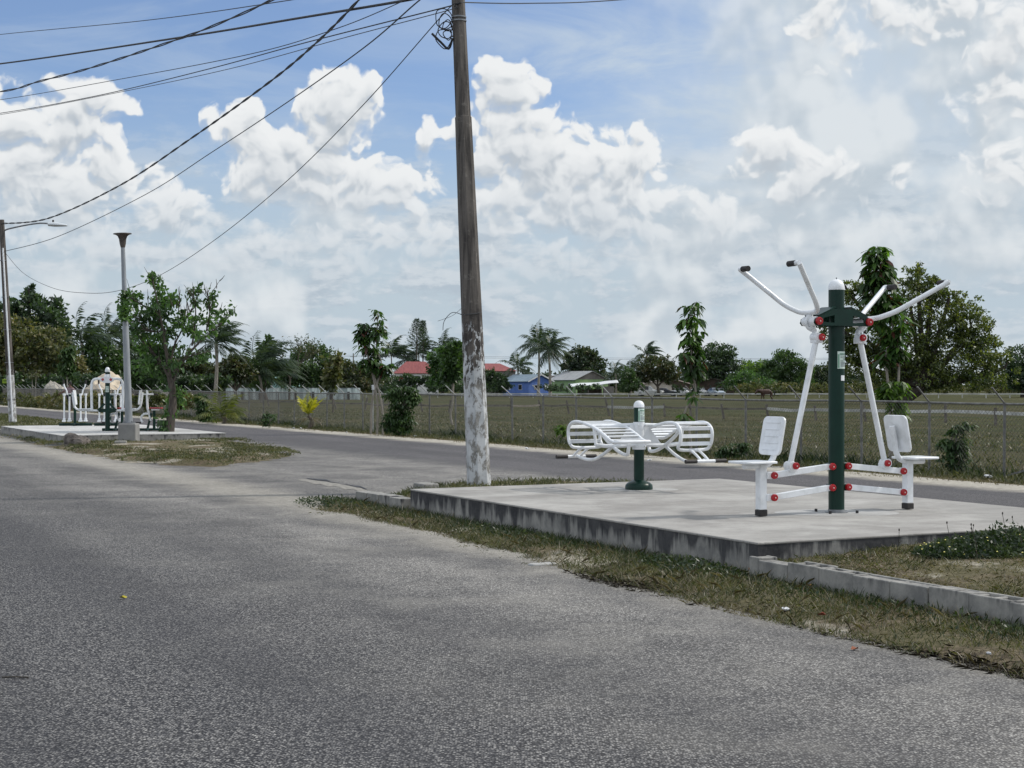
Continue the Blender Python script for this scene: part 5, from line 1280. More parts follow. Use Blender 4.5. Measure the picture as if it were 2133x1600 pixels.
sapling('wispy dark green shrub against the fence at the right', 1990, 988, [(1992, 900, 24, 12), (2010, 885, 26, 8), (1975, 925, 26, 14), (2000, 930, 26, 20), (1985, 955, 36, 18), (1995, 975, 24, 14)], 1500, .10, 86, .02, D=28.6, m_='leaf_mid', name='shrub')
sapling('small leafy plant sprouting at the roadside between utility pole and slatted bench', 1165, 925, [(1168, 890, 12, 10), (1172, 900, 9, 10)], 110, .15, 87, .008, D=40.5, m_='leaf_lime', name='seedling')
sapling('low shrub at the fence foot right of the slatted bench', 1530, 962, [(1530, 935, 26, 14), (1505, 942, 20, 10), (1555, 925, 14, 9)], 800, .09, 88, .01, D=33, m_='leaf_mid', name='shrub')
sapling('green weed clump below the yellow young palm at the fence', 560, 895, [(562, 868, 16, 14), (553, 878, 14, 12)], 420, .12, 89, .01, D=57, m_='leaf_mid', name='shrub')
sapling('dark bush behind the young olive palm', 424, 880, [(424, 850, 16, 26), (420, 828, 14, 12), (432, 865, 16, 14)], 1500, .17, 90, .02, D=66, m_='leaf_mid', name='bush')
sapling('thin young tree with one round leafy head at far left of the field', 141, 838, [(140, 740, 15, 18), (138, 765, 16, 20), (148, 728, 9, 10)], 1500, .30, 91, .06, D=112, m_='leaf_mid')
sapling('thin forked white-stemmed sapling standing before the far left fence', 71, 842, [(66, 780, 8, 8), (76, 775, 6, 8)], 90, .25, 92, .05, D=118, m_='leaf_olive', stems=2)
make_palm('young olive palm with arching fronds by the road', 463, 868, 64, 1.45, 93, 14, .25, m_='palm_olive', base_px=463, z=-.01, trunk_r=.08, name='young_palm', elmin=.15, elmax=1.35, leaf=.55, rib='palm_olive', width=1.2)
make_palm('small yellow-topped young palm at the fence', 642, 866, 57, .9, 94, 7, .1, m_='palm_yellow', base_px=641, z=-.01, trunk_r=.06, name='young_palm', elmin=1.0, elmax=1.4, leaf=.32, width=2.4, nl=18, rib='palm_olive', droop=.5)
make_palm('withered grey lower fronds beside the yellow young palm', 645, 872, 57.2, .85, 95, 6, .1, m_='grass_dry', base_px=645, z=-.01, trunk_r=.05, name='withered_palm', elmin=.05, elmax=.5, leaf=.2, rib='bark_pale', droop=1.7)


def street_tree():
    """broad open young tree beside the lamp post"""
    D = 44.2; s = D / F; bx = (353 - 1066.5) * s; z = .12; t = empty('street_tree', 'open-crowned young tree with drooping leaf clusters and bare twigs beside the lamp post', 'tree', (bx, D, z))
    def q(px, py, dy=0.0): v = PT(px, py, D); return Vector((v[0] - bx, dy, v[2] - z))
    b = MB(); pr = random.Random(101); rng = np.random.default_rng(101)
    b.tube([q(352, 912), q(355, 880), q(360, 840), q(358, 805), q(352, 785)], [.16, .13, .115, .10, .07], 10, smooth=4)
    b.tube([q(346, 910), q(352, 880), q(357, 850)], [.09, .09, .06], 8, smooth=3)
    limbs = [([(352, 785), (335, 755), (318, 735), (300, 700)], .085), ([(355, 790), (350, 740), (345, 690), (338, 640), (330, 590)], .09), ([(358, 800), (372, 760), (400, 720), (430, 690), (465, 655)], .085),
             ([(352, 770), (358, 720), (372, 680), (378, 640)], .06), ([(360, 775), (392, 745), (415, 738)], .05), ([(318, 735), (285, 700), (262, 672)], .05), ([(345, 690), (318, 650), (285, 625), (268, 612)], .05),
             ([(400, 720), (410, 670), (412, 630), (405, 605)], .045), ([(430, 690), (440, 650), (440, 615)], .04), ([(372, 680), (392, 655), (400, 620)], .03), ([(345, 690), (310, 690), (296, 660)], .04), ([(335, 755), (300, 765), (270, 760)], .035)]
    ends = []
    for (pp, r0) in limbs:
        dy = 0; dyt = pr.uniform(-1.1, 1.1); P = []
        for i, (px, py) in enumerate(pp): P.append(q(px, py, dyt * i / (len(pp) - 1)))
        b.tube(P, [r0 * .62 * (1 - .75 * i / (len(P) - 1)) for i in range(len(P))], 7, smooth=4, caps=False); ends.append((P, r0))
    for (P, r0) in ends:                                           # twigs
        for k in range(9):
            i = pr.randrange(1, len(P)); p = P[i - 1].lerp(P[i], pr.random()); d = (P[i] - P[i - 1]).normalized()
            e = p + (d + Vector((pr.uniform(-1, 1), pr.uniform(-1, 1), pr.uniform(-.2, 1.0)))).normalized() * pr.uniform(.25, .7)
            b.tube([p, (p + e) / 2 + Vector((0, 0, .03)), e], [.014, .010, .004], 4, caps=False)
    for (x0, y0, x1, y1) in ((428, 625, 455, 585), (430, 615, 440, 588), (425, 612, 421, 590), (455, 585, 466, 573), (448, 600, 447, 580), (366, 650, 368, 595), (372, 640, 382, 605), (380, 640, 376, 600), (388, 660, 393, 610), (365, 640, 352, 610), (262, 672, 242, 640), (265, 680, 243, 655), (262, 655, 250, 630), (455, 655, 463, 630), (400, 640, 408, 600)):
        dy = pr.uniform(-.4, .4); b.tube([q(x0, y0, dy), q((x0 + x1) / 2 + 1, (y0 + y1) / 2, dy), q(x1, y1, dy)], [.014, .010, .005], 4, caps=False)
    b.build('trunk', M['bark_street'], t)
    cl = [(330, 580, 13, 9), (336, 600, 10, 14), (322, 578, 8, 6), (340, 625, 24, 16), (355, 618, 12, 14), (325, 645, 18, 16), (345, 650, 14, 16), (400, 606, 10, 10), (410, 600, 8, 8), (412, 628, 10, 12), (430, 622, 10, 9), (448, 612, 9, 9), (440, 635, 10, 8), (300, 660, 18, 18), (290, 690, 22, 16), (320, 670, 16, 14), (378, 655, 12, 14), (372, 672, 14, 12), (385, 680, 18, 10), (415, 660, 20, 10), (398, 690, 14, 8),
          (432, 668, 14, 9), (455, 650, 12, 8), (470, 642, 12, 9), (462, 662, 8, 8), (278, 630, 12, 12), (262, 608, 9, 12), (264, 640, 9, 16), (290, 615, 12, 8), (265, 668, 8, 8), (300, 720, 26, 16), (335, 700, 18, 12), (330, 735, 26, 20), (310, 760, 26, 18), (352, 690, 12, 12), (345, 780, 16, 18), (370, 758, 18, 10), (400, 742, 22, 12), (420, 740, 14, 10), (385, 725, 10, 8), (420, 700, 14, 8), (440, 690, 8, 6),
          (365, 815, 16, 12), (372, 830, 14, 10), (352, 840, 12, 14), (356, 860, 10, 10), (345, 882, 9, 12), (340, 892, 8, 8)]
    out = []; 
    for (px, py, rx, ry) in cl:
        n = int(rx * ry * (.5 if px < 365 else .34)) + 8; c = np.array(q(px, py, pr.uniform(-.5, .5))); P = c + rng.normal(size=(n, 3)) * np.array([rx * s * .55, rx * s * .5, ry * s * .55])
        d = rng.normal(size=(n, 3)) * .8 + np.array([0, 0, -.75]); d /= np.linalg.norm(d, axis=1)[:, None]
        sdv = np.cross(d, rng.normal(size=(n, 3))); sdv /= np.linalg.norm(sdv, axis=1)[:, None]; L = (.14 * (.6 + .8 * rng.random(n)))[:, None]
        out.append(np.stack([P, P + d * L * .3 + sdv * L * .22, P + d * L * .7 + sdv * L * .2, P + d * L, P + d * L * .7 - sdv * L * .2, P + d * L * .3 - sdv * L * .22], 1).reshape(-1, 3))
    np_mesh('crown', np.concatenate(out), 6, M['leaf'], t)
street_tree()


def creeper():
    D = 40.9; s = D / F; rng = np.random.default_rng(7); n = 330; f = rng.random(n)
    px = 262 + rng.normal(size=n) * 5.5; py = 604 + f * 62; P = np.array([PT(a, b, D) for a, b in zip(px, py)]) + rng.normal(size=(n, 3)) * [0, .07, 0] - [0, .06, 0]
    bx = 262.; org = np.array(PT(262, 640, D))
    o = np_mesh('creeper', leaf_quads(rng, P - org, .11, .7, .6), 4, M['leaf']); o.location = org; tag(o, 'green creeper leaves wrapped round the middle of the lamp post', 'creeper')
creeper()


# ---- grass, weeds and litter
def blades(name, label, sampler, n, hmin, hmax, w, m_, seed, lean=.5, cat='grass'):
    rng = np.random.default_rng(seed); P = sampler(rng, n); n = len(P)
    a = rng.random(n) * 6.283; h = hmin + (hmax - hmin) * rng.random(n) ** 1.8; ln = lean * (.3 + rng.random(n))
    d = np.stack([np.cos(a) * ln, np.sin(a) * ln, np.ones(n)], 1); d /= np.linalg.norm(d, axis=1)[:, None]
    s = np.stack([-np.sin(a), np.cos(a), np.zeros(n)], 1) * w / 2
    # face the blades every way
    b2 = rng.random(n) * 6.283; s = np.stack([np.cos(b2), np.sin(b2), np.zeros(n)], 1) * w / 2
    H = h[:, None]; mid = P + d * H * .6; tip = P + d * H + np.stack([np.cos(a), np.sin(a), -.4 * np.ones(n)], 1) * H * .25 * ln[:, None]
    V = np.stack([P - s, P + s, mid + s * .8, tip, mid - s * .8], 1).reshape(-1, 3)
    o = np_mesh(name, V, 5, M[m_]); tag(o, label, cat, kind='stuff'); return o


def field_tufts(label, n, m_, seed):
    def f(rng, k):
        u = 12 + 110 * rng.random(k * 2) ** 1.3; v = 20.9 + 48 * rng.random(k * 2) ** 1.5
        keep = vnoise(u * .25, v * .5, seed, 4) > -.05 + .2 * rng.normal(size=len(u)); u, v = u[keep][:k], v[keep][:k]
        t = np.clip((v - 21.5) / 30, 0, 1); return np.stack([u * DX + v * NX, u * DY + v * NY, -.03 - .45 * t * t * (3 - 2 * t)], 1)
    return blades('field_grass', label, f, n, .03, .15, .035, m_, seed, .9)


def poly_sampler(poly, z, inset=.05, noise_s=1.6, jag=.3, clump=None, seed=1, cond=None):
    A = np.array(poly)
    def f(rng, n):
        u = A[:, 0].min() + np.ptp(A[:, 0]) * rng.random(n * 3); v = A[:, 1].min() + np.ptp(A[:, 1]) * rng.random(n * 3)
        u0 = max(A[:, 0].min(), -1); 
        s = seg_dist(u, v, poly) + jag * vnoise(u * noise_s, v * noise_s, seed, 4); k = s > inset
        if clump is not None: k &= vnoise(u * clump[0], v * clump[0], seed + 9, 3) > clump[1] + .25 * rng.normal(size=len(u))
        if cond is not None: k &= cond(u, v, rng)
        u, v = u[k][:n], v[k][:n]; t = np.clip(s[k][:n] / .3, 0, 1); z_ = z(u, v) if callable(z) else z
        return np.stack([u * DX + v * NX, u * DY + v * NY, (z_ + 0 * t if callable(z) else z_ * t) - .005], 1)
    return f
STR = [p for p in P_STRIP]
blades('grass', 'olive grass strip at the foot of the near concrete wall and kerb', poly_sampler(STR, .035, -.02, 1.6, .16, (1.3, -.2)), 42000, .012, .075, .006, 'grass_mix', 201, 1.0)
blades('grass', 'dry straw-coloured grass among the near roadside strip', poly_sampler(STR, .035, -.05, 1.6, .16, (2.0, .0)), 30000, .01, .055, .005, 'grass_dry', 202, 1.6)
blades('grass', 'darker green grass growing tight against the near wall', poly_sampler(STR, .035, 0, 1.6, .1, (1.0, -.35), 3, lambda u, v, r: v > 7.38 + .28 * r.normal(size=len(u))), 15000, .02, .12, .006, 'weed', 203, .6)
blades('dead_clippings', 'dark dead grass clippings on the road edge near the kerb', poly_sampler(STR, .02, -.16, 1.2, .16, (1.7, .05), 5, lambda u, v, r: (v < 7.0) & (u < 11.8)), 50000, .02, .09, .005, 'debris', 204, 4.0, 'clippings')
blades('grass', 'short dry grass of the near lawn behind the block kerb', poly_sampler([(2, 7.9), (10.66, 7.9), (10.66, 13.1), (2, 13.1)], lawn_h, .02, 1.6, .05), 70000, .012, .06, .006, 'grass_dry', 205, 1.5)
blades('grass', 'olive grass tufts scattered in the near lawn', poly_sampler([(2, 7.9), (10.66, 7.9), (10.66, 13.1), (2, 13.1)], lawn_h, .02, 1.6, .05, (1.1, -.1), 4), 45000, .015, .08, .006, 'grass_mix', 206, 1.1)
blades('grass', 'olive grass round the foot of the tall utility pole', poly_sampler(P_TIP, .10, .0, 1.6, .25, (1.0, -.4)), 12000, .03, .13, .010, 'grass_mix', 207, .8)
blades('grass', 'green tufts behind the back edge of the near platform', poly_sampler([(17.9, 8.6), (19.2, 8.6), (19.2, 13.2), (17.9, 13.2)], .09, .0, 1.6, .2, (1.0, -.2)), 4000, .05, .17, .012, 'weed', 208, .7)
bare = lambda u, v, r: vnoise(u * .5, v * .9, 33, 3) > -.12 + .12 * r.normal(size=len(u))
blades('grass', 'brown and olive grass of the mound before the far platform', poly_sampler([(30, 7.2), (42, 7.2), (42, 13), (30, 13)] if False else P_MOUND, .13, .1, 1.6, .35, None, 6, lambda u, v, r: bare(u, v, r) & ((u < 42.1) | (v < 7.85))), 34000, .02, .10, .016, 'grass_mix', 209, 1.1)
blades('grass', 'straw-coloured dry grass of the mound before the far platform', poly_sampler(P_MOUND, .13, .05, 1.6, .35, (1.2, -.1), 7, lambda u, v, r: bare(u, v, r) & ((u < 42.1) | (v < 7.85))), 22000, .02, .08, .014, 'grass_dry', 210, 1.5)
blades('grass', 'pale green grass of the median beyond the far platform', poly_sampler([(52.4, 7.6), (100, 7.6), (100, 12.9), (52.4, 12.9)], .10, .05, 1.0, .3), 26000, .04, .14, .025, 'grass_mix', 211, 1.0)
blades('grass', 'rough grass and weeds along the foot of the chain-link fence', poly_sampler([(16, 18.9), (120, 18.9), (120, 21.4), (16, 21.4)], -.01, .1, .7, .5, (.8, -.25), 8), 36000, .03, .20, .016, 'grass_mix', 212, .9)
blades('grass', 'long straw stems standing in the roadside strip under the near wall', poly_sampler(STR, .035, -.1, 1.6, .2, (1.5, .05)), 5000, .05, .17, .004, 'grass_dry', 220, 1.2)
blades('grass', 'sparse tufts spilling from the strip onto the near road edge', poly_sampler(STR, .0, -.35, 2.6, .45, (3.2, .28)), 7000, .01, .05, .006, 'grass_mix', 221, 1.6)
field_tufts('brown-green field grass tufts across the near field', 60000, 'grass_mix', 223); field_tufts('straw-coloured grass tufts across the near field', 26000, 'grass_dry', 224)
blades('grass', 'dry grass along the sandy shoulder of the back road', poly_sampler([(14, 18.2), (100, 18.2), (100, 20.0), (14, 20.0)], -.01, .1, .9, .5, (1.0, .05), 9), 14000, .02, .09, .014, 'grass_dry', 213, 1.2)
blades('grass', 'dark green weeds tangled in the foot of the chain-link fence', poly_sampler([(16, 19.9), (110, 19.9), (110, 20.9), (16, 20.9)], -.01, .05, .5, .4, (.45, .1), 18), 15000, .06, .34, .02, 'weed', 214, .7)


def weed_bed(label, cu, cv, ru, rv, h, n, seed, flowers=True, z0=.20):
    rng = np.random.default_rng(seed); r = np.sqrt(rng.random(n)); a = rng.random(n) * 6.283
    u = cu + r * ru * np.cos(a); v = cv + r * rv * np.sin(a); hh = h * (1 - r ** 2) * (.6 + .5 * rng.random(n)) * (1 + .4 * vnoise(u * 3, v * 3, seed)) + .02
    P = np.stack([u * DX + v * NX, u * DY + v * NY, z0 + hh * rng.random(n) ** .5], 1)
    org = np.array(UV(cu, cv, z0)); Vv = leaf_quads(rng, P - org, .042, .45, -.1)
    o = np_mesh('weeds', Vv, 4, M['weed']); o.location = org; tag(o, label, 'weeds', kind='stuff')
    if flowers:
        k = rng.choice(n, 110); b = MB()
        for i in k:
            p = P[i] - org; p = Vector((p[0], p[1], max(p[2], 0) + .03)); b.lathe([(.003, 0), (.009, .004), (.001, .009)], p, 5)
        q = b.build('flowers', mat('yellow_flower', (.75, .68, .2), rough=.7), o, smooth=False); q['kind'] = 'stuff'
        b = MB(); pr = random.Random(seed)
        for i in range(26):
            aa = pr.uniform(0, 6.28); rr = pr.uniform(.3, 1.15); uu = cu + rr * ru * math.cos(aa); vv = cv + rr * rv * math.sin(aa); p = Vector(UV(uu, vv, 0)) - Vector((org[0], org[1], 0)); H = pr.uniform(.16, .34); e = p + Vector((pr.uniform(-.05, .05), pr.uniform(-.05, .05), H))
            b.tube([p, (p + e) / 2 + Vector((.01, 0, 0)), e], .0022, 4, caps=False); b.lathe([(.003, 0), (.007, .006), (.005, .018), (.001, .022)], e, 5)
        q = b.build('seed_stalks', M['debris'], o, smooth=False); q['kind'] = 'stuff'
weed_bed('leafy green weed bed with tiny yellow flowers at the right edge of the near platform', 9.9, 10.35, .62, 1.45, .20, 17000, 301)
weed_bed('dark weed tuft sprouting by the wall corner under the platform', 11.2, 7.45, .8, .3, .13, 900, 302, False, .02)
weed_bed('green weed patch at the wall foot below the slatted bench', 14.6, 7.5, 1.6, .3, .07, 600, 303, False, .02)
weed_bed('green weeds at the left tip of the near kerb', 19.6, 7.35, 1.1, .5, .07, 900, 304, False, .02)
weed_bed('dark weeds against the block kerb at the lower right', 8.2, 7.45, 2.4, .3, .06, 600, 305, False, .02)


def litter():
    G_ = 'scraps of litter'
    for i, (px, py, s, lab) in enumerate([(1637, 1275, .045, 'crumpled clear plastic scrap on dead clippings before the block kerb'), (2057, 1366, .03, 'flattened pale paper cup lid at the lower right road edge'), (1468, 906, .06, 'small white scrap on the field grass right of the bench'),
        (2055, 993, .10, 'white plastic bottle scrap at the fence foot on the right'), (1352, 958, .10, 'white plastic bag on the verge behind the bench post'), (1100, 935, .09, 'white scrap on the verge between pole and bench'), (722, 901, .07, 'white scrap by the road left of the forked young tree'), (865, 908, .1, 'pale scrap beside the dense bush'),
        (120, 846, .22, 'pale heap of litter by the far left fence'), (612, 892, .09, 'white scrap left of the yellow young palm'), (627, 892, .09, 'white scrap at the root of the yellow young palm'), (66, 870, .12, 'pale scrap on the far median grass by the left pole'), (289, 961, .07, 'pale stone on the front edge of the mound')]):
        g = G(px, py, .02); lumpy('litter', (g[0], g[1], .03 if i < 2 else .02), (s, s * .8, s * .6), 400 + i, M['paper'], lab, 'litter', G_, 3, .7)
    for i, (px, py, c, lab) in enumerate([(257, 1245, (.42, .36, .03), 'small yellow leaf lying on the left of the road'), (1565, 1200, (.42, .16, .02), 'orange dead leaf in the roadside grass under the kerb corner'), (1685, 1234, (.4, .19, .04), 'tan dead leaf in the grass below the block kerb'), (1711, 1297, (.2, .04, .02), 'reddish dead leaf at the grass edge'), (1780, 1352, (.22, .07, .03), 'brown leaf fallen on the road edge')]):
        g = G(px, py, .01); b = MB(); n = 7; vs = [(math.cos(k / n * 6.28) * .035 * (1 if k % 2 else .8), math.sin(k / n * 6.28) * .022, .006 + .008 * (k % 3)) for k in range(n)] + [(0, 0, .002)]
        b.add(vs, [(k, (k + 1) % n, n) for k in range(n)]); o = b.build('fallen_leaf', mat('dead_leaf', c, rough=.8)); o.location = (g[0], g[1], .004 if i in (0, 4) else .06); o.rotation_euler = (0, 0, i); tag(o, lab, 'leaf', 'fallen leaves')
    g = G(30, 1413, 0); b = MB(); b.tube([(-.07, 0, .006), (0, .005, .008), (.08, -.004, .006)], .004, 6); o = b.build('twig', M['debris']); o.location = g; tag(o, 'short dark twig on the road at the left edge', 'twig')
    g = G(1130, 1170, .03); b = MB(); b.box((0, 0, .008), (.26, .10, .03), Matrix.Rotation(.5, 3, 'Z')); o = b.build('concrete_chip', M['pad'], bevel=.02); o.location = (g[0], g[1], -.005); tag(o, 'flat pale concrete chip at the grass edge of the road', 'stone')
litter()

# ================================================================== far houses, vehicles, animals, people
M['glass'] = mat('dark_window_glass', (.015, .018, .02), rough=.15); M['trim'] = mat('white_trim', (.62, .64, .66), rough=.6)
M['blue_wall'] = mat('blue_wall', (.09, .17, .46), (.075, .145, .38), 2, .8); M['lime_wall'] = mat('pale_green_wall', (.30, .44, .20), (.25, .37, .18), 1.5, .85)
M['raw_wall'] = mat('unpainted_block', (.24, .22, .20), (.15, .14, .13), 1.2, .95, stretch=(1, 1, .5)); M['cream_wall'] = mat('cream_wall', (.55, .50, .44), (.42, .38, .33), 1, .9)
M['teal_wall'] = mat('pale_teal_wall', (.32, .50, .48), (.25, .42, .40), 1, .9); M['white_wall'] = mat('white_wall', (.62, .62, .60), (.45, .45, .44), 1, .9)
M['brown_wall'] = mat('brown_boards', (.09, .065, .05), (.05, .04, .03), 2, .95)


def zinc(name, a, b_, seams=2.4):
    m, T, bb, tc = base_mat(name); sp = T.node('ShaderNodeSeparateXYZ'); T.put(sp.inputs[0], tc)
    n = T.noise(T.mapv(tc, (1.2, 3.5, 1)), .8, 5, .6); c = T.mixc(T.ss(n, .35, .65), a, b_)
    k = T.m('PINGPONG', T.m('MULTIPLY', sp.outputs[1], seams), .5); c = T.mixc(T.m('MULTIPLY', T.ss(k, .12, .0), .4), c, (.08, .08, .08))
    T.put(bb.inputs['Base Color'], c); bb.inputs['Roughness'].default_value = .55; return m
M['zinc_blue'] = zinc('blue_grey_sheet_roof', (.17, .24, .30), (.25, .32, .38)); M['zinc_grey'] = zinc('grey_sheet_roof', (.26, .27, .28), (.36, .37, .37))
M['zinc_red'] = zinc('red_sheet_roof', (.20, .042, .042), (.26, .065, .06)); M['zinc_rust'] = zinc('faded_pink_roof', (.42, .25, .23), (.34, .2, .19)); M['zinc_white'] = zinc('bright_sheet_roof', (.72, .74, .75), (.6, .62, .63)); M['zinc_teal'] = zinc('pale_teal_roof', (.36, .55, .53), (.30, .47, .46)); M['zinc_brown'] = zinc('brown_sheet_roof', (.13, .10, .085), (.2, .16, .13))


def house(label, px, D, th, w, L, eave, ridge, wall, roof, wins=(), side_wins=(), gable=None, over=.35, z=None, cat='house', name='house', trim=True, door=None, flat_side=False, hip=False):
    s = D / F; x = (px - 1066.5) * s; z = field_z(x, D) if z is None else z
    t = empty(name, label, cat, (x, D, z), rotz=R(th))
    X, Y = w / 2, L / 2
    b = MB(); b.add([(-X, -Y, -.3), (X, -Y, -.3), (X, Y, -.3), (-X, Y, -.3), (-X, -Y, eave), (X, -Y, eave), (X, Y, eave), (-X, Y, eave)], [(3, 2, 1, 0), (0, 1, 5, 4), (1, 2, 6, 5), (2, 3, 7, 6), (3, 0, 4, 7), (4, 5, 6, 7)]); b.build('wall', M[wall], t, smooth=False)
    if not hip:
        for sy in (-1, 1):
            g = MB(); g.plate([(-X, eave + .003), (X, eave + .003), (0, ridge - .02)], .12, (0, sy * (Y - .06), 0), (1, 0, 0), (0, 0, 1)); g.build('gable', M[gable or wall], t, smooth=False)
    k = (ridge - eave) / X; o = over; e = eave - k * o
    rf = MB(); th_ = .07; iy = Y + o
    ry = Y * .45 if hip else iy
    for sx in (-1, 1):
        vs = [(sx * (X + o), -iy, e), (sx * (X + o), iy, e), (0, ry, ridge), (0, -ry, ridge)]
        vs = vs + [(a, b_, c + th_) for a, b_, c in vs]
        rf.add(vs, [(0, 1, 2, 3), (7, 6, 5, 4), (0, 4, 5, 1), (3, 2, 6, 7), (0, 3, 7, 4), (1, 5, 6, 2)])
    if hip:
        for sy in (-1, 1):
            vs = [(-(X + o), sy * iy, e), (X + o, sy * iy, e), (0, sy * ry, ridge)]; vs = vs + [(a, b_, c + th_) for a, b_, c in vs]
            rf.add(vs, [(0, 1, 2), (5, 4, 3), (0, 3, 4, 1), (1, 4, 5, 2), (2, 5, 3, 0)])
    rf.build('roof', M[roof], t, smooth=False)
    if trim and not hip:
        b = MB()
        for sx in (-1, 1): b.bar((0, -iy - .03, ridge + .03), (sx * (X + o), -iy - .03, e + .03), .05, .22, up=(0, 0, 1))
        b.build('barge_board', M['trim'], t, smooth=False)
    for (wx, wz, ww, wh, m_) in wins:
        b = MB(); b.box((wx, -Y - .02, wz), (ww + .12, .06, wh + .12)); f = b.build('window', M['trim'], t, smooth=False)
        b = MB(); b.box((wx, -Y - .045, wz), (ww, .03, wh)); b.build('pane', M[m_], f, smooth=False)
    for (wy, wz, ww, wh, m_) in side_wins:
        b = MB(); b.box((-X - .02, wy, wz), (.06, ww + .12, wh + .12)); f = b.build('window', M['trim'], t, smooth=False)
        b = MB(); b.box((-X - .045, wy, wz), (.03, ww, wh)); b.build('pane', M[m_], f, smooth=False)
    if door:
        b = MB(); b.box((door[0], -Y - .03, 1.0), (.9, .07, 2.0)); b.build('door', M[door[1]], t, smooth=False)
    return t
house('blue house with blue-grey metal roof and white trim beyond the field', 1098, 296, 37, 5.6, 8.2, 2.7, 3.9, 'blue_wall', 'zinc_blue', [(-.9, 1.5, .95, .8, 'glass'), (1.5, 1.5, .85, .95, 'trim')], [(2.2, 1.5, 1.1, .9, 'trim'), (-1.5, 1.5, 1.0, .9, 'glass')])
house('house with grey sheet roof, pale green gable and bare block side wall', 1205, 304, 30, 7.6, 9.6, 3.0, 4.6, 'lime_wall', 'zinc_grey', [], [(0, 1.7, 1.2, .9, 'glass'), (-3, 1.7, 1.2, .9, 'glass')], gable='raw_wall', trim=False)
house('long low house with bright red roof and white walls left of the tall pole', 866, 345, 98, 7.0, 9.6, 4.7, 7.1, 'white_wall', 'zinc_red', [], [(-3, 3.3, 1.3, 1.2, 'glass'), (0, 3.3, 1.3, 1.2, 'glass'), (3.3, 3.3, 1.3, 1.2, 'red')], hip=True)
house('house with dull red hipped roof right behind the tall utility pole', 1018, 355, 98, 7.0, 11.5, 5.2, 6.8, 'raw_wall', 'zinc_red', [], [(-2, 3.6, 1.2, 1.1, 'glass'), (2, 3.6, 1.2, 1.1, 'glass')], hip=True)
house('pale teal building half hidden by branches above the whitish wall', 597, 245, 70, 3.0, 3.4, 2.3, 3.7, 'teal_wall', 'zinc_teal', [(.3, 1.2, .6, .6, 'glass')], [], z=.2, trim=False)
house('small house with faded pink roof behind the teal building', 577, 270, 80, 3.4, 3.0, 4.9, 5.7, 'raw_wall', 'zinc_rust', [(0, 2.2, .7, .7, 'glass')], [], z=-.2, trim=False)
house('low cream-walled house with dark roof under the umbrella-crowned tree', 1360, 285, 14, 5.6, 5, 2.0, 2.7, 'cream_wall', 'zinc_brown', [(1.0, .75, .8, .6, 'glass'), (-1.5, .75, .7, .6, 'glass')], [], trim=False)
house('dark brown shed left of the slender roadside sapling', 1412, 290, -12, 5.0, 5, 2.1, 2.8, 'brown_wall', 'zinc_brown', [(0, .9, .8, .7, 'glass')], [], name='shed', cat='shed', trim=False)
house('long dark low barn behind the silver car', 1482, 300, -4, 8.4, 6, 2.2, 3.2, 'brown_wall', 'zinc_brown', [(-2, .9, 1.0, .7, 'glass'), (1.6, .9, 1.0, .7, 'glass')], [], name='barn', cat='barn', trim=False)
house('low grey roofed house between the blue and the green-gabled houses', 1155, 330, 5, 7.0, 5, 3.0, 3.9, 'cream_wall', 'zinc_brown', [(0, 1.1, .8, .7, 'glass')], [], trim=False)


def canopy():
    D = 286; s = D / F; x = (1238 - 1066.5) * s; t = empty('open_shelter', 'open shelter with wavy white sheet roof right of the green-gabled house', 'shelter', (x, D, field_z(x, D)))
    n = 14; vs = []
    for i in range(n + 1):
        f = i / n; X = -4.4 + 8.8 * f; z = 1.7 + .75 * f + .07 * math.sin(f * 9)
        vs += [(X, -1.8, z - .15), (X, 1.8, z + .35), (X, 1.8, z + .40), (X, -1.8, z - .08)]
    b = MB(); b.add(vs, [(4 * i + a, 4 * i + (a + 1) % 4, 4 * i + 4 + (a + 1) % 4, 4 * i + 4 + a) for i in range(n) for a in range(4)] + [(3, 2, 1, 0), (4 * n, 4 * n + 1, 4 * n + 2, 4 * n + 3)]); b.build('roof', M['zinc_white'], t, smooth=False)
    for X in (-3.6, -1.2, 1.2, 3.8):
        b = MB(); b.box((X, -1.5, .5), (.12, .12, 1.7)); b.build('post', M['wood'], t, smooth=False)
    b = MB(); b.box((2.6, -.4, .75), (1.9, 2, 1.8)); b.build('block_room', M['raw_wall'], t, smooth=False)
    b = MB(); b.box((-.8, 1.2, .5), (4.6, .1, 1.5)); b.build('back_wall', M['brown_wall'], t, smooth=False)
canopy()


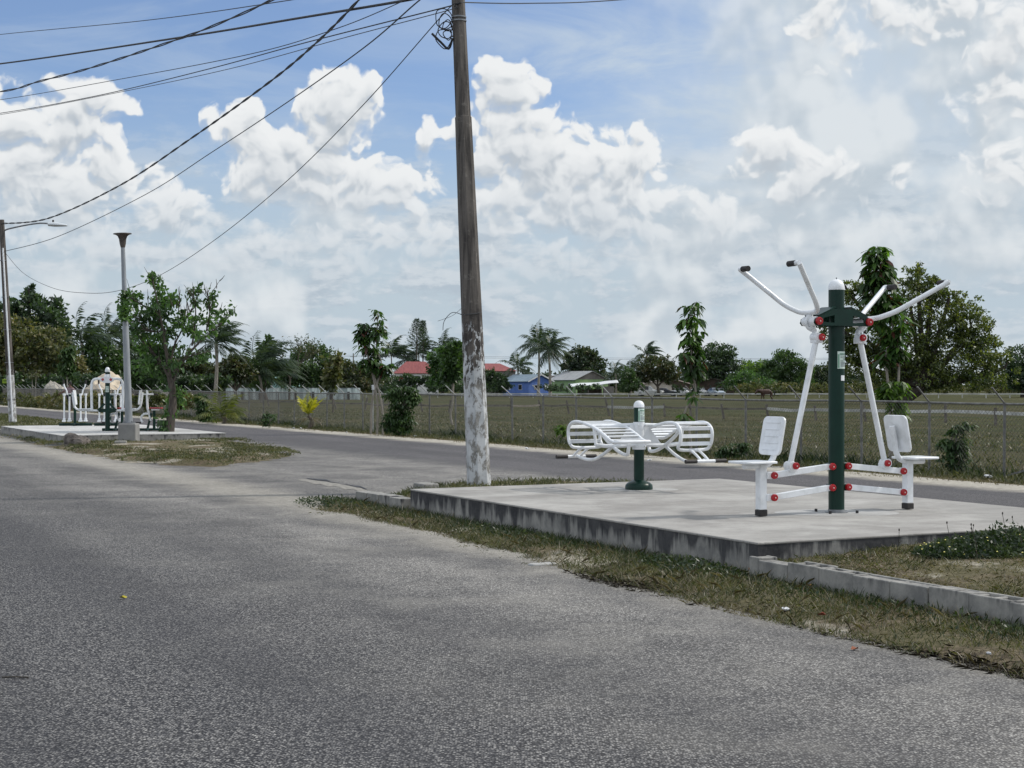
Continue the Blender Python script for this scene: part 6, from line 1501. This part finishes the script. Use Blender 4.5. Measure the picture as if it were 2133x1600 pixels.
def car(label, px, D, yaw, paint, z=None, pickup=False):
    s = D / F; x = (px - 1066.5) * s; z = field_z(x, D) if z is None else z
    t = empty('parked_car', label, 'car', (x, D, z), rotz=R(yaw), group='cars parked before the far houses')
    # local: nose at -y
    if pickup: st = [(-2.45, .62, .95, .72), (-2.35, .30, .98, .80), (-1.2, .24, 1.05, .86), (-.75, .24, 1.12, .86), (-.1, .24, 1.75, .72), (.9, .24, 1.76, .72), (1.05, .24, 1.05, .86), (2.45, .30, 1.05, .86)]
    else: st = [(-2.25, .45, .66, .66), (-2.15, .24, .76, .80), (-1.2, .20, .92, .88), (-.85, .20, .97, .88), (-.25, .20, 1.36, .70), (.45, .20, 1.45, .68), (1.1, .20, 1.40, .68), (1.65, .20, 1.02, .80), (2.15, .28, .98, .80), (2.28, .42, .80, .66)]
    vs = []; sl_ = []
    for (y, zb, zt, hw) in st:
        belt = min(zt, .98 if not pickup else 1.08); W = .88 if zt > belt + .05 else hw
        vs += [(-W * .92, y, zb), (-W, y, (zb + belt) / 2), (-W * .97, y, belt), (-hw * .96, y, zt - .03), (-hw * .7, y, zt), (hw * .7, y, zt), (hw * .96, y, zt - .03), (W * .97, y, belt), (W, y, (zb + belt) / 2), (W * .92, y, zb)]
    n = 10; m = len(st); b = MB(); b.add(vs, [(i * n + k, i * n + (k + 1) % n, (i + 1) * n + (k + 1) % n, (i + 1) * n + k) for i in range(m - 1) for k in range(n)] + [tuple(range(n - 1, -1, -1)), tuple((m - 1) * n + k for k in range(n))])
    b.build('body', paint, t, ang=50)
    ws, we = (3, 4)
    def P(i, k, e=.015): v = Vector(vs[i * n + k]); c = Vector((0, v.y, .8)); return v + (v - c).normalized() * e + Vector((0, -.01, .012))
    b = MB(); b.add([P(3, 4), P(3, 5), P(4, 5), P(4, 4)], [(0, 1, 2, 3)]); b.add([P(3, 3), P(3, 4), P(4, 4), P(4, 3)], [(0, 1, 2, 3)]); b.add([P(3, 5), P(3, 6), P(4, 6), P(4, 5)], [(0, 1, 2, 3)]); b.build('windscreen', M['glass'], t, smooth=False)
    for (k0, k1) in ((2, 3), (6, 7)):
        b = MB()
        for i in range(4, 5 if pickup else 6): b.add([P(i, k0), P(i + 1, k0), P(i + 1, k1), P(i, k1)], [(0, 1, 2, 3)])
        b.build('side_window', M['glass'], t, smooth=False)
    for sx in (-1, 1):
        for y in (-1.4, 1.4):
            b = MB(); b.lathe([(.20, -.10), (.33, -.10), (.33, .10), (.20, .10)], (sx * .78, y, .31), 18, 'x'); w = b.build('wheel', M['black'], t)
            b = MB(); b.lathe([(.19, -.11), (.19, .11)], (sx * .79, y, .31), 12, 'x'); b.build('rim', M['steel'], w)
        b = MB(); b.box((sx * .60, st[0][0] - .0, .66 if not pickup else .78), (.34, .12, .14)); b.build('headlight', M['trim'], t, bevel=.03)
        b = MB(); b.box((sx * .92, -.62, 1.0), (.16, .10, .11)); b.build('mirror', paint, t, bevel=.02)
    b = MB(); b.box((0, st[0][0] - .01, .52), (.9, .08, .22)); b.build('grille', M['glass'], t, smooth=False)
    b = MB(); b.box((0, st[0][0] - .04, .34), (1.5, .10, .10)); b.build('bumper', M['trim'], t, bevel=.02)
    return t
silver = mat('silver_blue_paint', (.30, .36, .42), rough=.25, metal=.4, coat=.6); whitecar = mat('white_car_paint', (.7, .7, .7), rough=.3, coat=.5); darkcar = mat('dark_car_paint', (.03, .035, .045), rough=.25, coat=.6)
car('silver-blue saloon facing the field beside the dark barn', 1491, 268, 18, silver)
car('white pickup left of the umbrella-crowned tree trunk', 1352, 268, 70, whitecar, pickup=True)
car('dark car parked right of the white pickup', 1385, 270, 80, darkcar)
car('white car just left of the slender sapling trunk', 1424, 272, 40, whitecar)
car('pale car half hidden right of the slender sapling trunk', 1458, 274, 60, whitecar)


def skin_mesh(name, verts, edges, radii, m_, parent, root=0, sub=1):
    me = bpy.data.meshes.new(name); me.from_pydata(verts, edges, []); o = bpy.data.objects.new(name, me); C.objects.link(o)
    o.parent = parent; me.materials.append(m_)
    md = o.modifiers.new('skin', 'SKIN'); md.use_smooth_shade = True
    for i, v in enumerate(me.skin_vertices[0].data): v.radius = radii[i] if isinstance(radii[i], tuple) else (radii[i], radii[i])
    me.skin_vertices[0].data[root].use_root = True
    sb = o.modifiers.new('sub', 'SUBSURF'); sb.levels = sub + 1; sb.render_levels = sub + 1
    return o


def horse():
    D = 180; s = D / F; x = (1596 - 1066.5) * s; t = empty('horse', 'brown horse with lowered head walking in the field', 'horse', (x, D, field_z(x, D) + .05), rotz=R(12))
    coat = mat('brown_horse_coat', (.07, .032, .02), (.045, .02, .014), 2, .6)
    V = [(.0, 0, 1.18), (.42, 0, 1.20), (.68, 0, 1.18), (-.38, 0, 1.16), (-.60, 0, 1.20),       # 0 barrel, 1 loin, 2 croup, 3 withers, 4 neck base
         (-.86, 0, 1.30), (-1.06, 0, 1.30), (-1.20, 0, 1.16), (-1.34, 0, .96), (-1.38, 0, .88),   # neck, poll, cheek, muzzle
         (.70, .16, .92), (.60, .17, .62), (.76, .17, .42), (.74, .17, .10), (.68, .17, .03),     # hind leg
         (.66, -.16, .92), (.50, -.17, .62), (.64, -.17, .42), (.90, -.17, .12), (.86, -.17, .05),
         (-.46, .15, .86), (-.50, .15, .50), (-.66, .15, .12), (-.72, .15, .04),
         (-.40, -.15, .86), (-.36, -.15, .48), (-.30, -.15, .10), (-.34, -.15, .04)]
    E = [(0, 1), (1, 2), (0, 3), (3, 4), (4, 5), (5, 6), (6, 7), (7, 8), (8, 9), (2, 10), (10, 11), (11, 12), (12, 13), (13, 14), (2, 15), (15, 16), (16, 17), (17, 18), (18, 19), (3, 20), (20, 21), (21, 22), (22, 23), (3, 24), (24, 25), (25, 26), (26, 27)]
    Rr = [.31, .29, .27, .30, .24, .17, .135, .125, .085, .06, .15, .085, .06, .042, .055, .15, .085, .06, .042, .055, .12, .065, .042, .055, .12, .065, .042, .055]
    skin_mesh('body', V, E, Rr, coat, t)
    b = MB(); b.tube([(.92, 0, 1.28), (1.04, 0, 1.16), (1.05, 0, .9), (1.02, 0, .62)], [.05, .07, .07, .02], 8, smooth=4); b.build('tail', M['black'], t)
    b = MB()
    for i in range(7): b.tube([(-.50 - .09 * i, 0, 1.42 + .01 * i), (-.48 - .09 * i, -.10, 1.34), (-.46 - .09 * i, -.13, 1.2)], [.03, .035, .01], 6)
    b.build('mane', M['black'], t)
    for sy in (-1, 1):
        b = MB(); b.tube([(-1.10, sy * .07, 1.38), (-1.08, sy * .08, 1.46), (-1.08, sy * .08, 1.54)], [.03, .03, .006], 6); b.build('ear', coat, t)
horse()


def person():
    D = 90; s = D / F; x = (146 - 1066.5) * s; t = empty('person', 'person in mauve top and dark trousers walking behind the left air walker', 'person', (x, D, .0), rotz=R(-20))
    skin = mat('skin', (.12, .06, .04), rough=.6); top = mat('mauve_top', (.26, .19, .20), (.2, .14, .16), 6, .9); tr = mat('dark_trousers', (.02, .02, .03), rough=.9)
    V = [(0, 0, .95), (0, 0, 1.12), (0, 0, 1.32), (0, 0, 1.44), (0, 0, 1.52), (0, -.015, 1.62), (0, -.01, 1.70),
         (.10, 0, .90), (.10, -.14, .50), (.10, -.10, .10), (.10, -.24, .04), (-.10, 0, .90), (-.10, .10, .50), (-.10, .26, .14), (-.10, .16, .05),
         (.19, 0, 1.40), (.30, .06, 1.14), (.28, -.06, .92), (.27, -.09, .84), (-.19, 0, 1.40), (-.36, -.08, 1.22), (-.52, -.22, 1.10), (-.58, -.28, 1.06)]
    E = [(0, 1), (1, 2), (2, 3), (3, 4), (4, 5), (5, 6), (0, 7), (7, 8), (8, 9), (9, 10), (0, 11), (11, 12), (12, 13), (13, 14), (3, 15), (15, 16), (16, 17), (17, 18), (3, 19), (19, 20), (20, 21), (21, 22)]
    Rr = [(.15, .11), (.13, .10), (.16, .11), (.12, .09), .055, .09, .075, .10, .065, .05, .045, .10, .065, .05, .045, .065, .05, .038, .032, .065, .05, .038, .032]
    skin_mesh('body', V, E, Rr, skin, t)
    k = 1.13
    skin_mesh('trousers', [V[i] for i in (0, 7, 8, 9, 11, 12, 13)], [(0, 1), (1, 2), (2, 3), (0, 4), (4, 5), (5, 6)], [(.17, .13), .12, .085, .07, .12, .085, .07], tr, t)
    skin_mesh('top', [V[i] for i in (0, 1, 2, 3, 15, 16, 19, 20)], [(0, 1), (1, 2), (2, 3), (3, 4), (4, 5), (3, 6), (6, 7)], [(.18, .14), (.16, .13), (.19, .14), (.13, .10), .09, .07, .09, .07], top, t)
    for i in (18, 22):
        b = MB(); c = Vector(V[i])
        for f in range(5): b.tube([c + Vector((0, (f - 2) * .016, -.01)), c + Vector((-.01, (f - 2) * .02, -.05)), c + Vector((-.02, (f - 2) * .018, -.085 + abs(f - 2) * .008))], [.010, .009, .006], 5)
        b.build('hand', skin, t)
    b = MB(); b.lathe([(.05, 1.74), (.098, 1.72), (.104, 1.66), (.09, 1.60), (.06, 1.58)], (0, .015, 0), 14); b.lathe([(.04, 1.735), (.085, 1.75), (.07, 1.80), (.02, 1.815)], (0, .02, 0), 12); b.build('hair', M['black'], t)
person()


def heap(name, label, px0, px1, top, D, depth, seed, m_, h=None):
    s = D / F; cx = ((px0 + px1) / 2 - 1066.5) * s; w = (px1 - px0) * s / 2; z = field_z(cx, D) - .05; H = PT(0, top, D)[2] - z
    n = 48; X, Y = np.meshgrid(np.linspace(-1, 1, n), np.linspace(-1, 1, n)); r = np.hypot(X, Y)
    rr = np.clip(r + .12 * vnoise(X * 2.2, Y * 2.2, seed + 1), 0, 1); Z = (1 - rr ** 2.4) ** 1.1 * H * .95 * (1 + .28 * vnoise(X * 3, Y * 3, seed)) + .05 * vnoise(X * 9, Y * 9, seed) * (r < .95)
    o = grid_mesh(name, X * w, Y * depth, np.where(r < 1, Z, -.1), m_); o.location = (cx, D, z); return tag(o, label, 'heap')
heap('sand_heap', 'big pale sand heap behind the seated press machine', 158, 284, 781, 126, 3.0, 5, M['sandpile'])
heap('sand_heap', 'smaller grey sand heap seen between lamp post and young street tree', 294, 402, 800, 128, 2.4, 6, M['soil_pale'])
heap('gravel_heap', 'low pale rubble heap left of the big sand heap', 75, 150, 796, 122, 1.5, 8, M['soil_pale'])


def far_line_pole():
    D = 320; s = D / F; x = (736 - 1066.5) * s; t = empty('utility_pole', 'tiny distant power pole between the domed mango and forked young tree', 'utility pole', (x, D, -.5))
    z = PT(0, 736, D)[2] + .5; b = MB(); b.tube([(0, 0, 0), (0, 0, z)], [.16, .11], 8); b.build('shaft', M['wood'], t)
    b = MB(); b.bar((-.7, 0, z - .7), (.7, 0, z - .7), .1, .12); b.build('crossarm', M['wood'], t, smooth=False)
    x2 = x + 60
    for k, (py0, dz) in enumerate(((741, 0), (744, -.3))):
        b = MB(); b.tube([(x - 14, D, PT(0, py0, D)[2]), (x, D, PT(0, py0 - 1, D)[2]), (x + 70, D + 10, PT(0, py0 - 1, D)[2] - .5), (x + 140, D + 20, PT(0, py0, D)[2])], .025, 5, smooth=6)
        tag(b.build('power_line', M['cable_grey']), ('upper' if k == 0 else 'lower') + ' thin distant power line above the tree tops', 'cable', 'distant power lines')
    t = empty('birdhouse_pole', 'slim pole with a white box on top inside the fence left of the dense bush', 'pole', (*G(777, 902, 0)[:2], 0)); D = 53
    t.location = ((777 - 1066.5) * D / F, D, 0); b = MB(); b.tube([(0, 0, 0), (0, 0, 1.45)], .02, 8); b.build('shaft', M['fence_pale'], t); b = MB(); b.box((0, 0, 1.53), (.09, .09, .17)); b.build('white_box', M['trim'], t, bevel=.01)
far_line_pole()
